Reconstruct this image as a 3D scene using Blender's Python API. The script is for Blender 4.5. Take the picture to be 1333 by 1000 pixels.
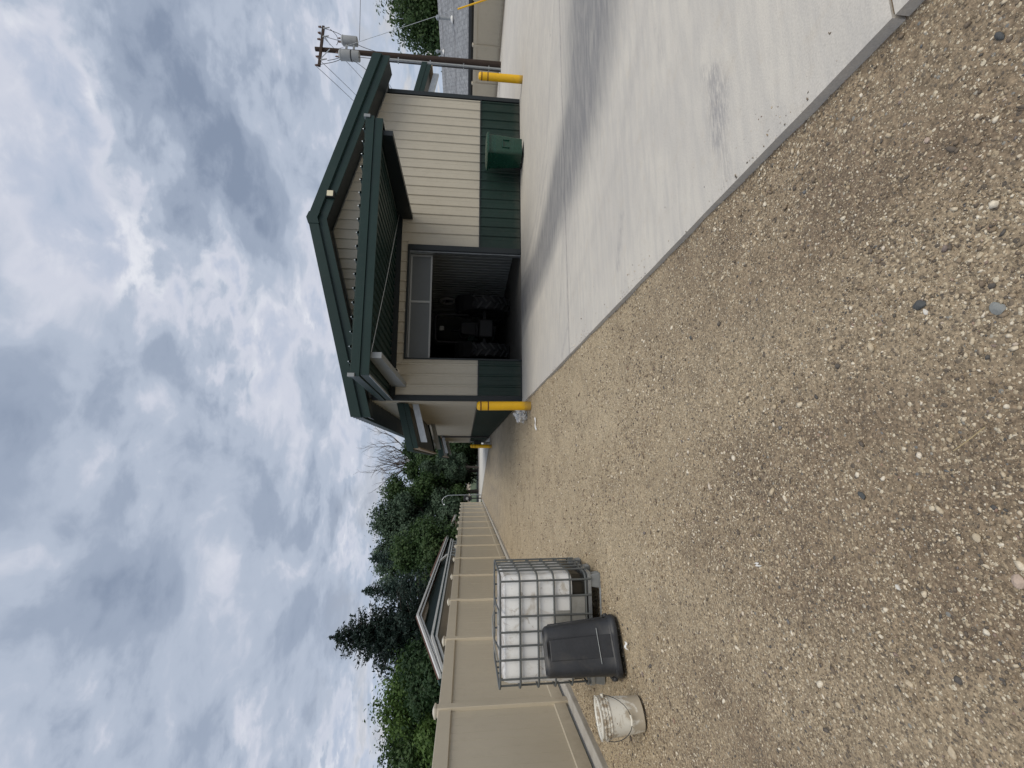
import bpy, bmesh, math, random
import numpy as np
from mathutils import Vector, Matrix

# ------------------------------------------------------------------ scene, camera, world, sun
for o in list(bpy.data.objects):
    bpy.data.objects.remove(o)
SC = bpy.context.scene
COL = SC.collection
rnd = random.Random(7)
R = math.radians

cam_d = bpy.data.cameras.new('camera')
cam = bpy.data.objects.new('camera', cam_d)
COL.objects.link(cam)
SC.camera = cam
cam_d.sensor_fit = 'HORIZONTAL'
cam_d.sensor_width = 36.0
cam_d.lens = 565.0 / 1333.0 * 36.0
cam_d.clip_start = 0.05
cam_d.clip_end = 2000.0
# the phone was held upright but the picture is stored lying on its side: world up points to picture left
Fv = Vector((0.17757667, 0.97863718, -0.10361370))
Rv = Vector((0.98409701, -0.17706155, 0.01422255))
Uv = Vector((0.00442729, 0.10449153, 0.99451592))
CX, CY, CZ = -Uv, Rv, -Fv
cam.matrix_world = Matrix(((CX.x, CY.x, CZ.x, 0.0), (CX.y, CY.y, CZ.y, 0.0), (CX.z, CY.z, CZ.z, 1.53), (0, 0, 0, 1)))

SUN_EL, SUN_AZ = R(55), R(152)     # azimuth measured clockwise from +Y
sun_d = bpy.data.lights.new('sun', 'SUN')
sun_d.energy = 1.5
sun_d.angle = R(38)
sun_d.color = (1.0, 0.92, 0.79)
sun = bpy.data.objects.new('sun', sun_d)
COL.objects.link(sun)
sd = Vector((math.sin(SUN_AZ) * math.cos(SUN_EL), math.cos(SUN_AZ) * math.cos(SUN_EL), math.sin(SUN_EL)))
sun.rotation_euler = (-sd).to_track_quat('-Z', 'Y').to_euler()

SC.view_settings.view_transform = 'Standard'
SC.view_settings.look = 'None'
SC.view_settings.exposure = 0.33
SC.view_settings.gamma = 1.0
SC.view_settings.use_curve_mapping = False
SC.cycles.max_bounces = 6
SC.cycles.diffuse_bounces = 3
SC.cycles.glossy_bounces = 3
SC.cycles.transparent_max_bounces = 6

W = bpy.data.worlds.new('World')
SC.world = W
W.use_nodes = True


class NT:
    """small helper to write node graphs"""
    def __init__(self, tree):
        self.t = tree
        self.n = tree.nodes
        self.l = tree.links

    def node(self, typ, **kw):
        nd = self.n.new(typ)
        for k, v in kw.items():
            setattr(nd, k, v)
        return nd

    def put(self, sock, v):
        if hasattr(v, 'is_linked') or isinstance(v, bpy.types.NodeSocket):
            self.l.new(v, sock)
        else:
            sock.default_value = v

    def math(self, op, a, b=None, c=None, clamp=False):
        nd = self.node('ShaderNodeMath', operation=op, use_clamp=clamp)
        self.put(nd.inputs[0], a)
        if b is not None:
            self.put(nd.inputs[1], b)
        if c is not None:
            self.put(nd.inputs[2], c)
        return nd.outputs[0]

    def ramp(self, fac, stops, interp='LINEAR'):
        nd = self.node('ShaderNodeValToRGB')
        cr = nd.color_ramp
        cr.interpolation = interp
        while len(cr.elements) < len(stops):
            cr.elements.new(0.5)
        for e, (p, c) in zip(cr.elements, stops):
            e.position = p
            e.color = (c, c, c, 1) if not isinstance(c, tuple) else (c[0], c[1], c[2], 1)
        self.put(nd.inputs[0], fac)
        return nd.outputs[0]

    def noise(self, vec, scale, detail=4, rough=0.55, dist=0.0, typ=None, dim='3D'):
        nd = self.node('ShaderNodeTexNoise', noise_dimensions=dim)
        if typ:
            nd.noise_type = typ
        if vec is not None:
            self.put(nd.inputs['Vector'], vec)
        nd.inputs['Scale'].default_value = scale
        nd.inputs['Detail'].default_value = detail
        nd.inputs['Roughness'].default_value = rough
        nd.inputs['Distortion'].default_value = dist
        return nd.outputs['Fac']

    def mix(self, fac, a, b, mode='MIX'):
        nd = self.node('ShaderNodeMix', data_type='RGBA', blend_type=mode)
        self.put(nd.inputs[0], fac)
        for s, v in ((nd.inputs[6], a), (nd.inputs[7], b)):
            if isinstance(v, tuple):
                v = (v[0], v[1], v[2], 1)
            self.put(s, v)
        return nd.outputs[2]

    def smooth(self, v, lo, hi):
        nd = self.node('ShaderNodeMapRange', interpolation_type='SMOOTHSTEP')
        self.put(nd.inputs[0], v)
        nd.inputs[1].default_value = lo
        nd.inputs[2].default_value = hi
        return nd.outputs[0]


HEAPS = [(0.84, 0.81, 0.08, 0.06), (0.89, 0.96, 0.12, 0.07), (0.82, 1.12, 0.16, 0.085), (0.72, 1.29, 0.16, 0.08), (-0.2, 0.99, 0.1, 0.075), (-0.32, 1.1, 0.1, 0.05), (0.06, 0.86, 0.09, 0.035), (0.01, 1.18, 0.12, 0.05),
         (-0.53, 1.12, 0.08, 0.055), (-0.62, 1.4, 0.13, 0.03), (-0.47, 0.93, 0.07, 0.04), (0.25, 1.21, 0.1, 0.03), (0.47, 0.77, 0.11, -0.05), (0.43, 0.92, 0.11, -0.05), (0.39, 1.08, 0.12, -0.045), (1.09, 1.45, 0.2, -0.05),
         (0.77, 1.57, 0.17, -0.05), (-0.12, 0.85, 0.04, -0.05), (-0.43, 1.15, 0.06, -0.03), (-0.26, 1.44, 0.12, -0.005), (-0.10, 1.55, 0.15, 0.03), (-0.45, 1.6, 0.2, 0.02), (-0.3, 1.28, 0.1, 0.04), (0.15, 1.11, 0.06, -0.05), (0.68, 0.68, 0.07, -0.05), (0.47, 1.76, 0.19, -0.02)]


def build_world():
    w = NT(W.node_tree)
    w.n.clear()
    out = w.node('ShaderNodeOutputWorld')
    bg = w.node('ShaderNodeBackground')
    w.l.new(bg.outputs[0], out.inputs[0])
    sky = w.node('ShaderNodeTexSky', sky_type='NISHITA')
    sky.sun_disc = False
    sky.sun_elevation = SUN_EL
    sky.sun_rotation = SUN_AZ
    sky.air_density = 1.3
    sky.dust_density = 2.0
    tc = w.node('ShaderNodeTexCoord')
    sep = w.node('ShaderNodeSeparateXYZ')
    w.l.new(tc.outputs['Generated'], sep.inputs[0])
    x, y, z = sep.outputs
    zz = w.math('ADD', w.math('MAXIMUM', z, 0.0), 0.22)
    px = w.math('DIVIDE', x, zz)
    py = w.math('DIVIDE', y, zz)
    cmb = w.node('ShaderNodeCombineXYZ')
    w.l.new(px, cmb.inputs[0])
    w.l.new(py, cmb.inputs[1])
    cmb.inputs[2].default_value = 5.3
    P = cmb.outputs[0]
    # cloud masses: warped soft heaps (positive = thick, negative = thin) on the cloud deck, plus fractal detail everywhere
    nw = w.node('ShaderNodeTexNoise')
    w.l.new(P, nw.inputs['Vector'])
    nw.inputs['Scale'].default_value = 3.0
    nw.inputs['Detail'].default_value = 4
    wv = w.node('ShaderNodeVectorMath', operation='MULTIPLY_ADD')
    w.l.new(nw.outputs['Color'], wv.inputs[0])
    wv.inputs[1].default_value = (0.30, 0.30, 0.0)
    sh = w.node('ShaderNodeVectorMath', operation='SUBTRACT')
    w.l.new(P, sh.inputs[0])
    sh.inputs[1].default_value = (0.15, 0.15, 0.0)
    w.l.new(sh.outputs[0], wv.inputs[2])
    Q = wv.outputs[0]
    heap = 0.0
    for (cx, cy, sg, amp) in HEAPS:
        dn = w.node('ShaderNodeVectorMath', operation='DISTANCE')
        w.l.new(Q, dn.inputs[0])
        dn.inputs[1].default_value = (cx, cy, 5.3)
        k = w.math('DIVIDE', dn.outputs['Value'], sg * 1.25)
        g = w.math('EXPONENT', w.math('MULTIPLY', w.math('MULTIPLY', k, k), -1.0))
        heap = w.math('ADD', heap, w.math('MULTIPLY', g, amp))
    big = w.noise(P, 1.3, 3, 0.5, 0.4)
    mid = w.noise(Q, 3.2, 6, 0.55, 0.2)
    mp = w.node('ShaderNodeMapping')
    mp.inputs['Rotation'].default_value = (0, 0, 0.6)
    mp.inputs['Scale'].default_value = (1.0, 1.3, 1.0)
    w.l.new(P, mp.inputs[0])
    fine = w.noise(mp.outputs[0], 9.5, 8, 0.56, 0.25)
    # fields of small broken puffs next to smooth sheets
    field = w.smooth(w.noise(P, 1.5, 2, 0.5, 0.3), 0.40, 0.60)
    fw = w.math('ADD', 0.07, w.math('MULTIPLY', field, 0.22))
    dens = w.math('ADD', w.math('ADD', w.math('MULTIPLY', big, 0.22), w.math('MULTIPLY', mid, 0.36)), w.math('MULTIPLY', w.math('SUBTRACT', fine, 0.5), fw))
    dens = w.math('ADD', w.math('ADD', dens, w.math('MULTIPLY', heap, 0.9)), 0.353)
    # thick cloud bellies are blue grey, thin edges paler
    cloud = w.ramp(dens, [(0.46, (0.40, 0.49, 0.63)), (0.54, (0.50, 0.555, 0.675)), (0.595, (0.615, 0.645, 0.74)), (0.65, (0.45, 0.51, 0.62)), (0.71, (0.335, 0.395, 0.505)), (0.80, (0.235, 0.29, 0.395))], 'EASE')
    edge = w.smooth(w.math('ABSOLUTE', w.math('SUBTRACT', dens, 0.60)), 0.05, 0.0)
    glint = w.math('MULTIPLY', w.math('MULTIPLY', w.smooth(fine, 0.47, 0.66), edge), w.math('ADD', 0.25, w.math('MULTIPLY', field, 0.75)))
    cloud = w.mix(w.math('MULTIPLY', glint, 0.8), cloud, (0.88, 0.89, 0.93))
    blue = w.mix(1.0, sky.outputs[0], (0.10, 0.10, 0.10), 'MULTIPLY')
    pale = w.mix(0.75, blue, (0.36, 0.45, 0.58))
    gap = w.smooth(dens, 0.55, 0.47)
    col = w.mix(w.math('MULTIPLY', gap, 0.6), cloud, pale)
    hz = w.smooth(z, 0.30, 0.02)
    low = w.mix(w.smooth(mid, 0.46, 0.62), (0.40, 0.50, 0.64), (0.82, 0.77, 0.71))
    col = w.mix(w.math('MULTIPLY', hz, 0.65), col, low)
    w.l.new(col, bg.inputs[0])
    bg.inputs[1].default_value = 0.80


build_world()

# ------------------------------------------------------------------ materials
MATS = {}


def new_mat(name):
    m = bpy.data.materials.new(name)
    m.use_nodes = True
    t = NT(m.node_tree)
    b = next(n for n in t.n if n.type == 'BSDF_PRINCIPLED')
    MATS[name] = m
    return m, t, b


def simple(name, col, rough=0.6, metal=0.0, var=0.12, scale=3.0, bump=0.0, bscale=60.0, dirt=0.0, dirtcol=(0.12, 0.10, 0.075), spec=0.5, fine=40.0, splash=None):
    m, t, b = new_mat(name)
    tc = t.node('ShaderNodeTexCoord')
    geo = t.node('ShaderNodeNewGeometry')
    P = geo.outputs['Position']
    n1 = t.noise(P, scale, 5, 0.6)
    n2 = t.noise(P, fine, 3, 0.6)
    f = t.math('ADD', t.math('MULTIPLY', n1, 0.7), t.math('MULTIPLY', n2, 0.3))
    k = t.node('ShaderNodeMapRange')
    t.put(k.inputs[0], f)
    k.inputs[1].default_value = 0.3
    k.inputs[2].default_value = 0.7
    k.inputs[3].default_value = 1.0 - var
    k.inputs[4].default_value = 1.0 + var
    cc = t.node('ShaderNodeCombineXYZ')
    for i in range(3):
        t.l.new(k.outputs[0], cc.inputs[i])
    c = t.mix(1.0, (col[0], col[1], col[2]), cc.outputs[0], 'MULTIPLY')
    if dirt > 0:
        dn = t.noise(P, 5.5, 8, 0.68, 0.3)
        c = t.mix(t.math('MULTIPLY', t.smooth(dn, 0.50, 0.68), dirt), c, dirtcol)
    if splash:
        # mud splashed up from the ground, ragged upper edge
        sp = t.node('ShaderNodeSeparateXYZ')
        t.l.new(P, sp.inputs[0])
        hh = t.math('ADD', sp.outputs[2], t.math('MULTIPLY', t.math('SUBTRACT', t.noise(P, 7.0, 6, 0.7), 0.5), splash[0] * 1.6))
        c = t.mix(t.math('MULTIPLY', t.smooth(hh, splash[0], 0.0), splash[2]), c, splash[1])
    t.l.new(c, b.inputs['Base Color'])
    rr = t.math('ADD', rough - 0.08, t.math('MULTIPLY', n1, 0.16))
    t.l.new(rr, b.inputs['Roughness'])
    b.inputs['Metallic'].default_value = metal
    b.inputs['Specular IOR Level'].default_value = spec
    if bump > 0:
        bp = t.node('ShaderNodeBump')
        bp.inputs['Strength'].default_value = bump
        bp.inputs['Distance'].default_value = 0.01
        t.l.new(t.noise(P, bscale, 4, 0.6), bp.inputs['Height'])
        t.l.new(bp.outputs[0], b.inputs['Normal'])
    return m


def mats():
    simple('green', (0.0095, 0.030, 0.027), 0.45, var=0.18, scale=1.2, dirt=0.15, dirtcol=(0.04, 0.05, 0.047), spec=0.35, bump=0.3, bscale=2.0)
    simple('green_wall', (0.0095, 0.028, 0.022), 0.45, var=0.2, scale=1.5, dirt=0.25, dirtcol=(0.035, 0.042, 0.036), splash=(0.25, (0.10, 0.09, 0.07), 0.35), spec=0.35, bump=0.5, bscale=2.2)
    simple('trim', (0.008, 0.014, 0.017), 0.45, var=0.15)
    simple('tan', (0.475, 0.44, 0.36), 0.5, var=0.06, scale=1.0, dirt=0.16, dirtcol=(0.33, 0.30, 0.23), bump=0.5, bscale=2.2)
    simple('vinyl', (0.555, 0.50, 0.395), 0.42, var=0.05, scale=0.8, dirt=0.10, dirtcol=(0.32, 0.28, 0.21), splash=(0.22, (0.26, 0.20, 0.13), 0.45))
    simple('vinyl_cap', (0.56, 0.515, 0.42), 0.4, var=0.04)
    simple('yellow', (0.82, 0.47, 0.008), 0.42, var=0.07, scale=4, dirt=0.3, dirtcol=(0.45, 0.27, 0.04), splash=(0.16, (0.28, 0.19, 0.07), 0.7))
    simple('yellow_band', (0.11, 0.035, 0.01), 0.5)
    simple('galv', (0.42, 0.45, 0.47), 0.38, 0.75, var=0.18, scale=9, dirt=0.25, dirtcol=(0.22, 0.21, 0.19))
    simple('steel_grey', (0.27, 0.29, 0.30), 0.5, 0.2, var=0.15, scale=6)
    simple('rack_black', (0.014, 0.014, 0.015), 0.6)
    simple('dark_metal', (0.03, 0.032, 0.034), 0.5, 0.3)
    simple('black_plastic', (0.024, 0.026, 0.030), 0.46, var=0.25, scale=5, dirt=0.30, dirtcol=(0.075, 0.068, 0.058), bump=0.15)
    simple('pail', (0.74, 0.71, 0.62), 0.42, var=0.06, scale=6, dirt=0.55, dirtcol=(0.30, 0.23, 0.15))
    simple('mud', (0.17, 0.13, 0.085), 0.85, var=0.25, scale=14)
    simple('liquid', (0.022, 0.020, 0.016), 0.35, var=0.3, scale=6)
    simple('plate', (0.30, 0.30, 0.28), 0.5, 0.1, var=0.15, scale=5, dirt=0.4, dirtcol=(0.2, 0.18, 0.14))
    simple('cage', (0.13, 0.14, 0.14), 0.5, 0.3, var=0.2, scale=8)
    simple('cart_green', (0.007, 0.046, 0.030), 0.27, var=0.15, scale=4)
    simple('lug', (0.05, 0.05, 0.05), 0.6)
    simple('rubber', (0.016, 0.016, 0.017), 0.7, var=0.3, scale=8)
    simple('wood_pole', (0.042, 0.027, 0.020), 0.85, var=0.3, scale=2.5, bump=0.4, bscale=25)
    simple('transformer', (0.34, 0.36, 0.37), 0.45, var=0.08)
    simple('porcelain', (0.17, 0.10, 0.08), 0.3)
    simple('wire', (0.05, 0.05, 0.055), 0.6)
    simple('kerb', (0.43, 0.41, 0.37), 0.85, var=0.14, scale=4, bump=0.4, bscale=90, dirt=0.35, dirtcol=(0.25, 0.21, 0.16))
    simple('concrete_far', (0.60, 0.585, 0.54), 0.85, var=0.07, scale=0.6)
    simple('road', (0.30, 0.29, 0.285), 0.9, var=0.08, scale=0.4)
    simple('bark', (0.062, 0.054, 0.046), 0.9, var=0.3, scale=5, bump=0.5, bscale=20)
    simple('bark_bare', (0.075, 0.055, 0.045), 0.9, var=0.3, scale=3)
    simple('white_trim', (0.66, 0.66, 0.64), 0.5, var=0.08, dirt=0.25, dirtcol=(0.40, 0.38, 0.34))
    simple('teal', (0.010, 0.040, 0.038), 0.6, var=0.2)
    simple('shed_wall', (0.33, 0.27, 0.20), 0.7, var=0.1)
    simple('red_shingle', (0.19, 0.10, 0.075), 0.85, var=0.25, scale=8)
    simple('gutter', (0.045, 0.052, 0.058), 0.45)
    simple('liner', (0.38, 0.40, 0.39), 0.45, var=0.1, scale=2)
    simple('interior', (0.19, 0.20, 0.195), 0.5, var=0.1, scale=2)
    simple('floor', (0.20, 0.185, 0.165), 0.75, var=0.25, scale=1.2, dirt=0.5, dirtcol=(0.07, 0.06, 0.05))
    simple('door_panel', (0.10, 0.11, 0.112), 0.3, var=0.06)
    simple('door_frame', (0.33, 0.34, 0.33), 0.4, 0.4, var=0.08)
    simple('lamp_lens', (0.78, 0.72, 0.52), 0.35, var=0.05)
    simple('camera_white', (0.6, 0.58, 0.54), 0.4)
    simple('rust', (0.16, 0.06, 0.03), 0.8)
    simple('paper', (0.78, 0.78, 0.76), 0.7, var=0.05)
    simple('blue_print', (0.18, 0.24, 0.36), 0.5)
    simple('straw', (0.44, 0.35, 0.19), 0.8)

    # translucent plastic bag
    m, t, b = new_mat('bag')
    P = t.node('ShaderNodeNewGeometry').outputs['Position']
    n = t.noise(P, 16, 4, 0.6)
    t.l.new(t.ramp(n, [(0.38, (0.62, 0.63, 0.63)), (0.52, (0.74, 0.74, 0.72)), (0.60, (0.22, 0.27, 0.36)), (0.66, (0.66, 0.66, 0.65))]), b.inputs['Base Color'])
    b.inputs['Roughness'].default_value = 0.25

    # tank bottle: milky plastic
    m, t, b = new_mat('bottle')
    P = t.node('ShaderNodeNewGeometry').outputs['Position']
    n = t.noise(P, 3.2, 7, 0.65, 0.6)
    c = t.mix(t.smooth(n, 0.50, 0.72), (0.84, 0.845, 0.83), (0.52, 0.48, 0.41))
    n2 = t.noise(P, 9, 5, 0.7, 1.5)
    c = t.mix(t.math('MULTIPLY', t.smooth(n2, 0.58, 0.68), 0.5), c, (0.30, 0.25, 0.18))
    sp = t.node('ShaderNodeSeparateXYZ')
    t.l.new(P, sp.inputs[0])
    c = t.mix(t.math('MULTIPLY', t.smooth(t.math('ADD', sp.outputs[2], t.math('MULTIPLY', n2, 0.14)), 1.10, 1.19), 0.75), c, (0.20, 0.15, 0.10))
    t.l.new(c, b.inputs['Base Color'])
    b.inputs['Roughness'].default_value = 0.38
    b.inputs['Subsurface Weight'].default_value = 0.15
    b.inputs['Subsurface Radius'].default_value = (0.1, 0.1, 0.1)

    # dirty white pail, mud film low down and in scuffs
    m, t, b = new_mat('pail_body')
    P = t.node('ShaderNodeTexCoord').outputs['Object']
    n = t.noise(P, 7, 8, 0.7, 0.6)
    n2 = t.noise(P, 38, 4, 0.6)
    sp = t.node('ShaderNodeSeparateXYZ')
    t.l.new(P, sp.inputs[0])
    lowm = t.smooth(sp.outputs[2], 0.26, 0.0)
    k = t.smooth(t.math('ADD', n, t.math('MULTIPLY', lowm, 0.15)), 0.52, 0.64)
    c = t.mix(t.math('MULTIPLY', k, 0.72), (0.80, 0.78, 0.70), (0.36, 0.29, 0.19))
    c = t.mix(t.smooth(n2, 0.66, 0.72), c, (0.20, 0.15, 0.10))
    ringz = t.math('MULTIPLY', t.smooth(sp.outputs[2], 0.28, 0.295), t.smooth(sp.outputs[2], 0.378, 0.36))
    c = t.mix(t.math('MULTIPLY', t.math('MULTIPLY', ringz, t.smooth(t.noise(P, 24, 5, 0.7), 0.42, 0.60)), 0.85), c, (0.27, 0.20, 0.12))
    t.l.new(c, b.inputs['Base Color'])
    b.inputs['Roughness'].default_value = 0.45

    # gravel ground
    m, t, b = new_mat('gravel')
    P = t.node('ShaderNodeNewGeometry').outputs['Position']
    sp = t.node('ShaderNodeSeparateXYZ')
    t.l.new(P, sp.inputs[0])
    Xp, Yp, Zp = sp.outputs
    n_big = t.noise(P, 0.55, 5, 0.6, 0.3)
    n_med = t.noise(P, 2.3, 6, 0.62, 0.2)
    n_fin = t.noise(P, 70, 4, 0.65)
    # coarse brown grit near the camera, compacted pale fines further on, grey crushed rock far down the alley
    dist = t.math('ADD', Yp, t.math('MULTIPLY', t.math('SUBTRACT', n_big, 0.5), 5.0))
    pale = t.smooth(dist, 1.4, 5.0)
    grey = t.math('MULTIPLY', t.smooth(dist, 16.0, 24.0), 0.75)
    dirt = t.mix(pale, (0.205, 0.152, 0.100), (0.395, 0.312, 0.200))
    dirt = t.mix(grey, dirt, (0.25, 0.225, 0.19))
    # two compacted wheel tracks down the alley
    wob = t.math('ADD', Xp, t.math('MULTIPLY', t.math('SUBTRACT', n_big, 0.5), 1.2))
    tracks = t.math('MAXIMUM', t.smooth(t.math('ABSOLUTE', t.math('SUBTRACT', wob, 0.55)), 0.42, 0.12), t.smooth(t.math('ABSOLUTE', t.math('ADD', wob, 1.05)), 0.42, 0.12))
    dirt = t.mix(t.math('MULTIPLY', tracks, 0.38), dirt, (0.47, 0.382, 0.255))
    patch = t.smooth(n_med, 0.40, 0.62)
    dirt = t.mix(t.math('MULTIPLY', patch, 0.5), dirt, t.mix(pale, (0.300, 0.232, 0.150), (0.490, 0.398, 0.265)))
    dirt = t.mix(t.math('MULTIPLY', t.smooth(n_med, 0.46, 0.32), 0.35), dirt, (0.14, 0.108, 0.076))
    dirt = t.mix(1.0, dirt, t.ramp(n_fin, [(0.32, 0.48), (0.5, 1.0), (0.68, 1.5)]), 'MULTIPLY')
    dirt = t.mix(1.0, dirt, t.ramp(t.noise(P, 22, 5, 0.7), [(0.3, 0.72), (0.5, 1.0), (0.7, 1.25)]), 'MULTIPLY')
    col = dirt
    hgt = t.math('MULTIPLY', n_fin, 0.35)
    for sc, th, amt in ((170.0, 0.40, 0.85), (85.0, 0.40, 0.9), (44.0, 0.30, 0.9)):
        v = t.node('ShaderNodeTexVoronoi')
        t.put(v.inputs['Vector'], P)
        v.inputs['Scale'].default_value = sc
        s3 = t.node('ShaderNodeSeparateColor')
        t.l.new(v.outputs['Color'], s3.inputs[0])
        stone = t.ramp(s3.outputs[0], [(0.0, (0.10, 0.085, 0.07)), (0.25, (0.20, 0.16, 0.115)), (0.5, (0.38, 0.30, 0.195)), (0.75, (0.54, 0.45, 0.31)), (0.95, (0.74, 0.66, 0.50)), (1.0, (0.17, 0.18, 0.18))])
        inside = t.math('LESS_THAN', v.outputs['Distance'], t.math('MULTIPLY', s3.outputs[1], th * 1.5))
        k = t.math('MULTIPLY', t.math('MULTIPLY', inside, t.math('GREATER_THAN', s3.outputs[2], 0.30)), amt)
        col = t.mix(k, col, stone)
        hgt = t.math('ADD', hgt, t.math('MULTIPLY', t.math('MULTIPLY', k, t.math('SUBTRACT', 0.6, v.outputs['Distance'])), 40.0 / sc))
    t.l.new(col, b.inputs['Base Color'])
    b.inputs['Roughness'].default_value = 0.92
    bp = t.node('ShaderNodeBump')
    bp.inputs['Strength'].default_value = 0.9
    bp.inputs['Distance'].default_value = 0.016
    t.l.new(hgt, bp.inputs['Height'])
    t.l.new(bp.outputs[0], b.inputs['Normal'])

    # loose stones, one colour per stone
    m, t, b = new_mat('stones')
    g = t.node('ShaderNodeNewGeometry')
    c = t.ramp(g.outputs['Random Per Island'], [(0.0, (0.085, 0.085, 0.082)), (0.05, (0.125, 0.102, 0.08)), (0.30, (0.225, 0.170, 0.115)), (0.50, (0.355, 0.278, 0.187)), (0.70, (0.51, 0.42, 0.29)), (0.86, (0.65, 0.56, 0.415)), (0.95, (0.76, 0.69, 0.56)), (0.975, (0.32, 0.21, 0.15)), (1.0, (0.15, 0.16, 0.165))])
    c = t.mix(1.0, c, t.ramp(t.noise(g.outputs['Position'], 160, 3, 0.6), [(0.3, 0.75), (0.7, 1.2)]), 'MULTIPLY')
    t.l.new(c, b.inputs['Base Color'])
    b.inputs['Roughness'].default_value = 0.8
    for nm, cl in (('stone_grey', (0.235, 0.245, 0.235)), ('stone_dark', (0.075, 0.08, 0.08)), ('stone_white', (0.66, 0.63, 0.57)), ('stone_pink', (0.46, 0.36, 0.29)), ('stone_tan', (0.50, 0.42, 0.30))):
        simple(nm, cl, 0.75, var=0.22, scale=30, fine=150, bump=0.3, bscale=120)

    # concrete with tyre dirt (attribute) and brushed finish
    m, t, b = new_mat('concrete')
    P = t.node('ShaderNodeNewGeometry').outputs['Position']
    at = t.node('ShaderNodeAttribute', attribute_name='stain')
    a2 = t.node('ShaderNodeAttribute', attribute_name='marks')
    mp = t.node('ShaderNodeMapping')
    mp.inputs['Scale'].default_value = (1.0, 7.0, 1.0)
    t.l.new(P, mp.inputs[0])
    n1 = t.noise(P, 0.9, 6, 0.6, 0.3)
    n2 = t.noise(mp.outputs[0], 1.6, 6, 0.65, 0.2)
    n3 = t.noise(P, 120, 3, 0.6)
    base = t.mix(t.smooth(n1, 0.35, 0.65), (0.54, 0.51, 0.46), (0.60, 0.565, 0.50))
    base = t.mix(t.math('MULTIPLY', t.smooth(n2, 0.38, 0.66), 0.45), base, (0.43, 0.415, 0.39))
    base = t.mix(t.math('MULTIPLY', t.smooth(t.noise(P, 5.0, 7, 0.7, 0.4), 0.52, 0.70), 0.3), base, (0.49, 0.435, 0.355))
    st = t.math('MULTIPLY', at.outputs['Fac'], t.math('ADD', 0.30, t.math('MULTIPLY', n2, 1.15)), clamp=True)
    base = t.mix(t.math('MULTIPLY', st, 0.92), base, (0.19, 0.19, 0.195))
    mk = t.math('MULTIPLY', a2.outputs['Fac'], t.smooth(t.noise(mp.outputs[0], 9.0, 4, 0.7), 0.38, 0.58))
    base = t.mix(t.math('MULTIPLY', mk, 0.62), base, (0.22, 0.215, 0.23))
    # oil drips and fine grime
    vo = t.node('ShaderNodeTexVoronoi')
    t.put(vo.inputs['Vector'], P)
    vo.inputs['Scale'].default_value = 1.7
    so = t.node('ShaderNodeSeparateColor')
    t.l.new(vo.outputs['Color'], so.inputs[0])
    drip = t.math('MULTIPLY', t.math('LESS_THAN', vo.outputs['Distance'], t.math('MULTIPLY', so.outputs[0], 0.05)), t.math('GREATER_THAN', so.outputs[1], 0.55))
    base = t.mix(t.math('MULTIPLY', drip, 0.55), base, (0.16, 0.15, 0.14))
    base = t.mix(t.math('MULTIPLY', t.smooth(t.noise(P, 26.0, 5, 0.7), 0.55, 0.72), 0.28), base, (0.36, 0.34, 0.31))
    base = t.mix(1.0, base, t.ramp(n3, [(0.3, 0.88), (0.7, 1.10)]), 'MULTIPLY')
    t.l.new(base, b.inputs['Base Color'])
    b.inputs['Roughness'].default_value = 0.82
    bp = t.node('ShaderNodeBump')
    bp.inputs['Strength'].default_value = 0.25
    bp.inputs['Distance'].default_value = 0.004
    t.l.new(t.math('ADD', n3, t.math('MULTIPLY', t.noise(mp.outputs[0], 60, 3, 0.6), 0.6)), bp.inputs['Height'])
    t.l.new(bp.outputs[0], b.inputs['Normal'])

    # grey asphalt shingles
    m, t, b = new_mat('grey_shingle')
    P = t.node('ShaderNodeNewGeometry').outputs['Position']
    sp = t.node('ShaderNodeSeparateXYZ')
    t.l.new(P, sp.inputs[0])
    cb = t.node('ShaderNodeCombineXYZ')
    t.l.new(sp.outputs[1], cb.inputs[0])
    t.l.new(t.math('MULTIPLY', sp.outputs[0], 1.05), cb.inputs[1])
    br = t.node('ShaderNodeTexBrick')
    t.l.new(cb.outputs[0], br.inputs['Vector'])
    br.inputs['Scale'].default_value = 1.0
    br.inputs['Brick Width'].default_value = 0.33
    br.inputs['Row Height'].default_value = 0.15
    br.inputs['Mortar Size'].default_value = 0.012
    br.inputs['Color1'].default_value = (0.30, 0.31, 0.32, 1)
    br.inputs['Color2'].default_value = (0.42, 0.43, 0.44, 1)
    br.inputs['Mortar'].default_value = (0.13, 0.13, 0.14, 1)
    c = t.mix(1.0, br.outputs['Color'], t.ramp(t.noise(P, 3.5, 5, 0.7), [(0.3, 0.7), (0.7, 1.3)]), 'MULTIPLY')
    t.l.new(c, b.inputs['Base Color'])
    b.inputs['Roughness'].default_value = 0.9

    # grass
    simple('grass', (0.055, 0.085, 0.03), 0.9, var=0.4, scale=1.5, dirt=0.5, dirtcol=(0.16, 0.12, 0.07))

    # foliage kinds
    for nm, a, c2 in (('leaf_bright', (0.046, 0.095, 0.021), (0.100, 0.165, 0.038)), ('leaf_mid', (0.030, 0.066, 0.022), (0.066, 0.112, 0.035)),
                      ('leaf_dark', (0.020, 0.048, 0.018), (0.045, 0.085, 0.030)), ('leaf_soft', (0.050, 0.088, 0.055), (0.090, 0.135, 0.085)),
                      ('needle_dark', (0.016, 0.032, 0.026), (0.040, 0.065, 0.052)), ('needle_blue', (0.038, 0.070, 0.058), (0.075, 0.115, 0.098)),
                      ('leaf_dry', (0.050, 0.055, 0.030), (0.095, 0.088, 0.055))):
        m, t, b = new_mat(nm)
        g = t.node('ShaderNodeNewGeometry')
        nz = t.noise(g.outputs['Position'], 0.9, 3, 0.6)
        f = t.math('ADD', t.math('MULTIPLY', g.outputs['Random Per Island'], 0.6), t.math('MULTIPLY', t.smooth(nz, 0.35, 0.65), 0.4))
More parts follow.
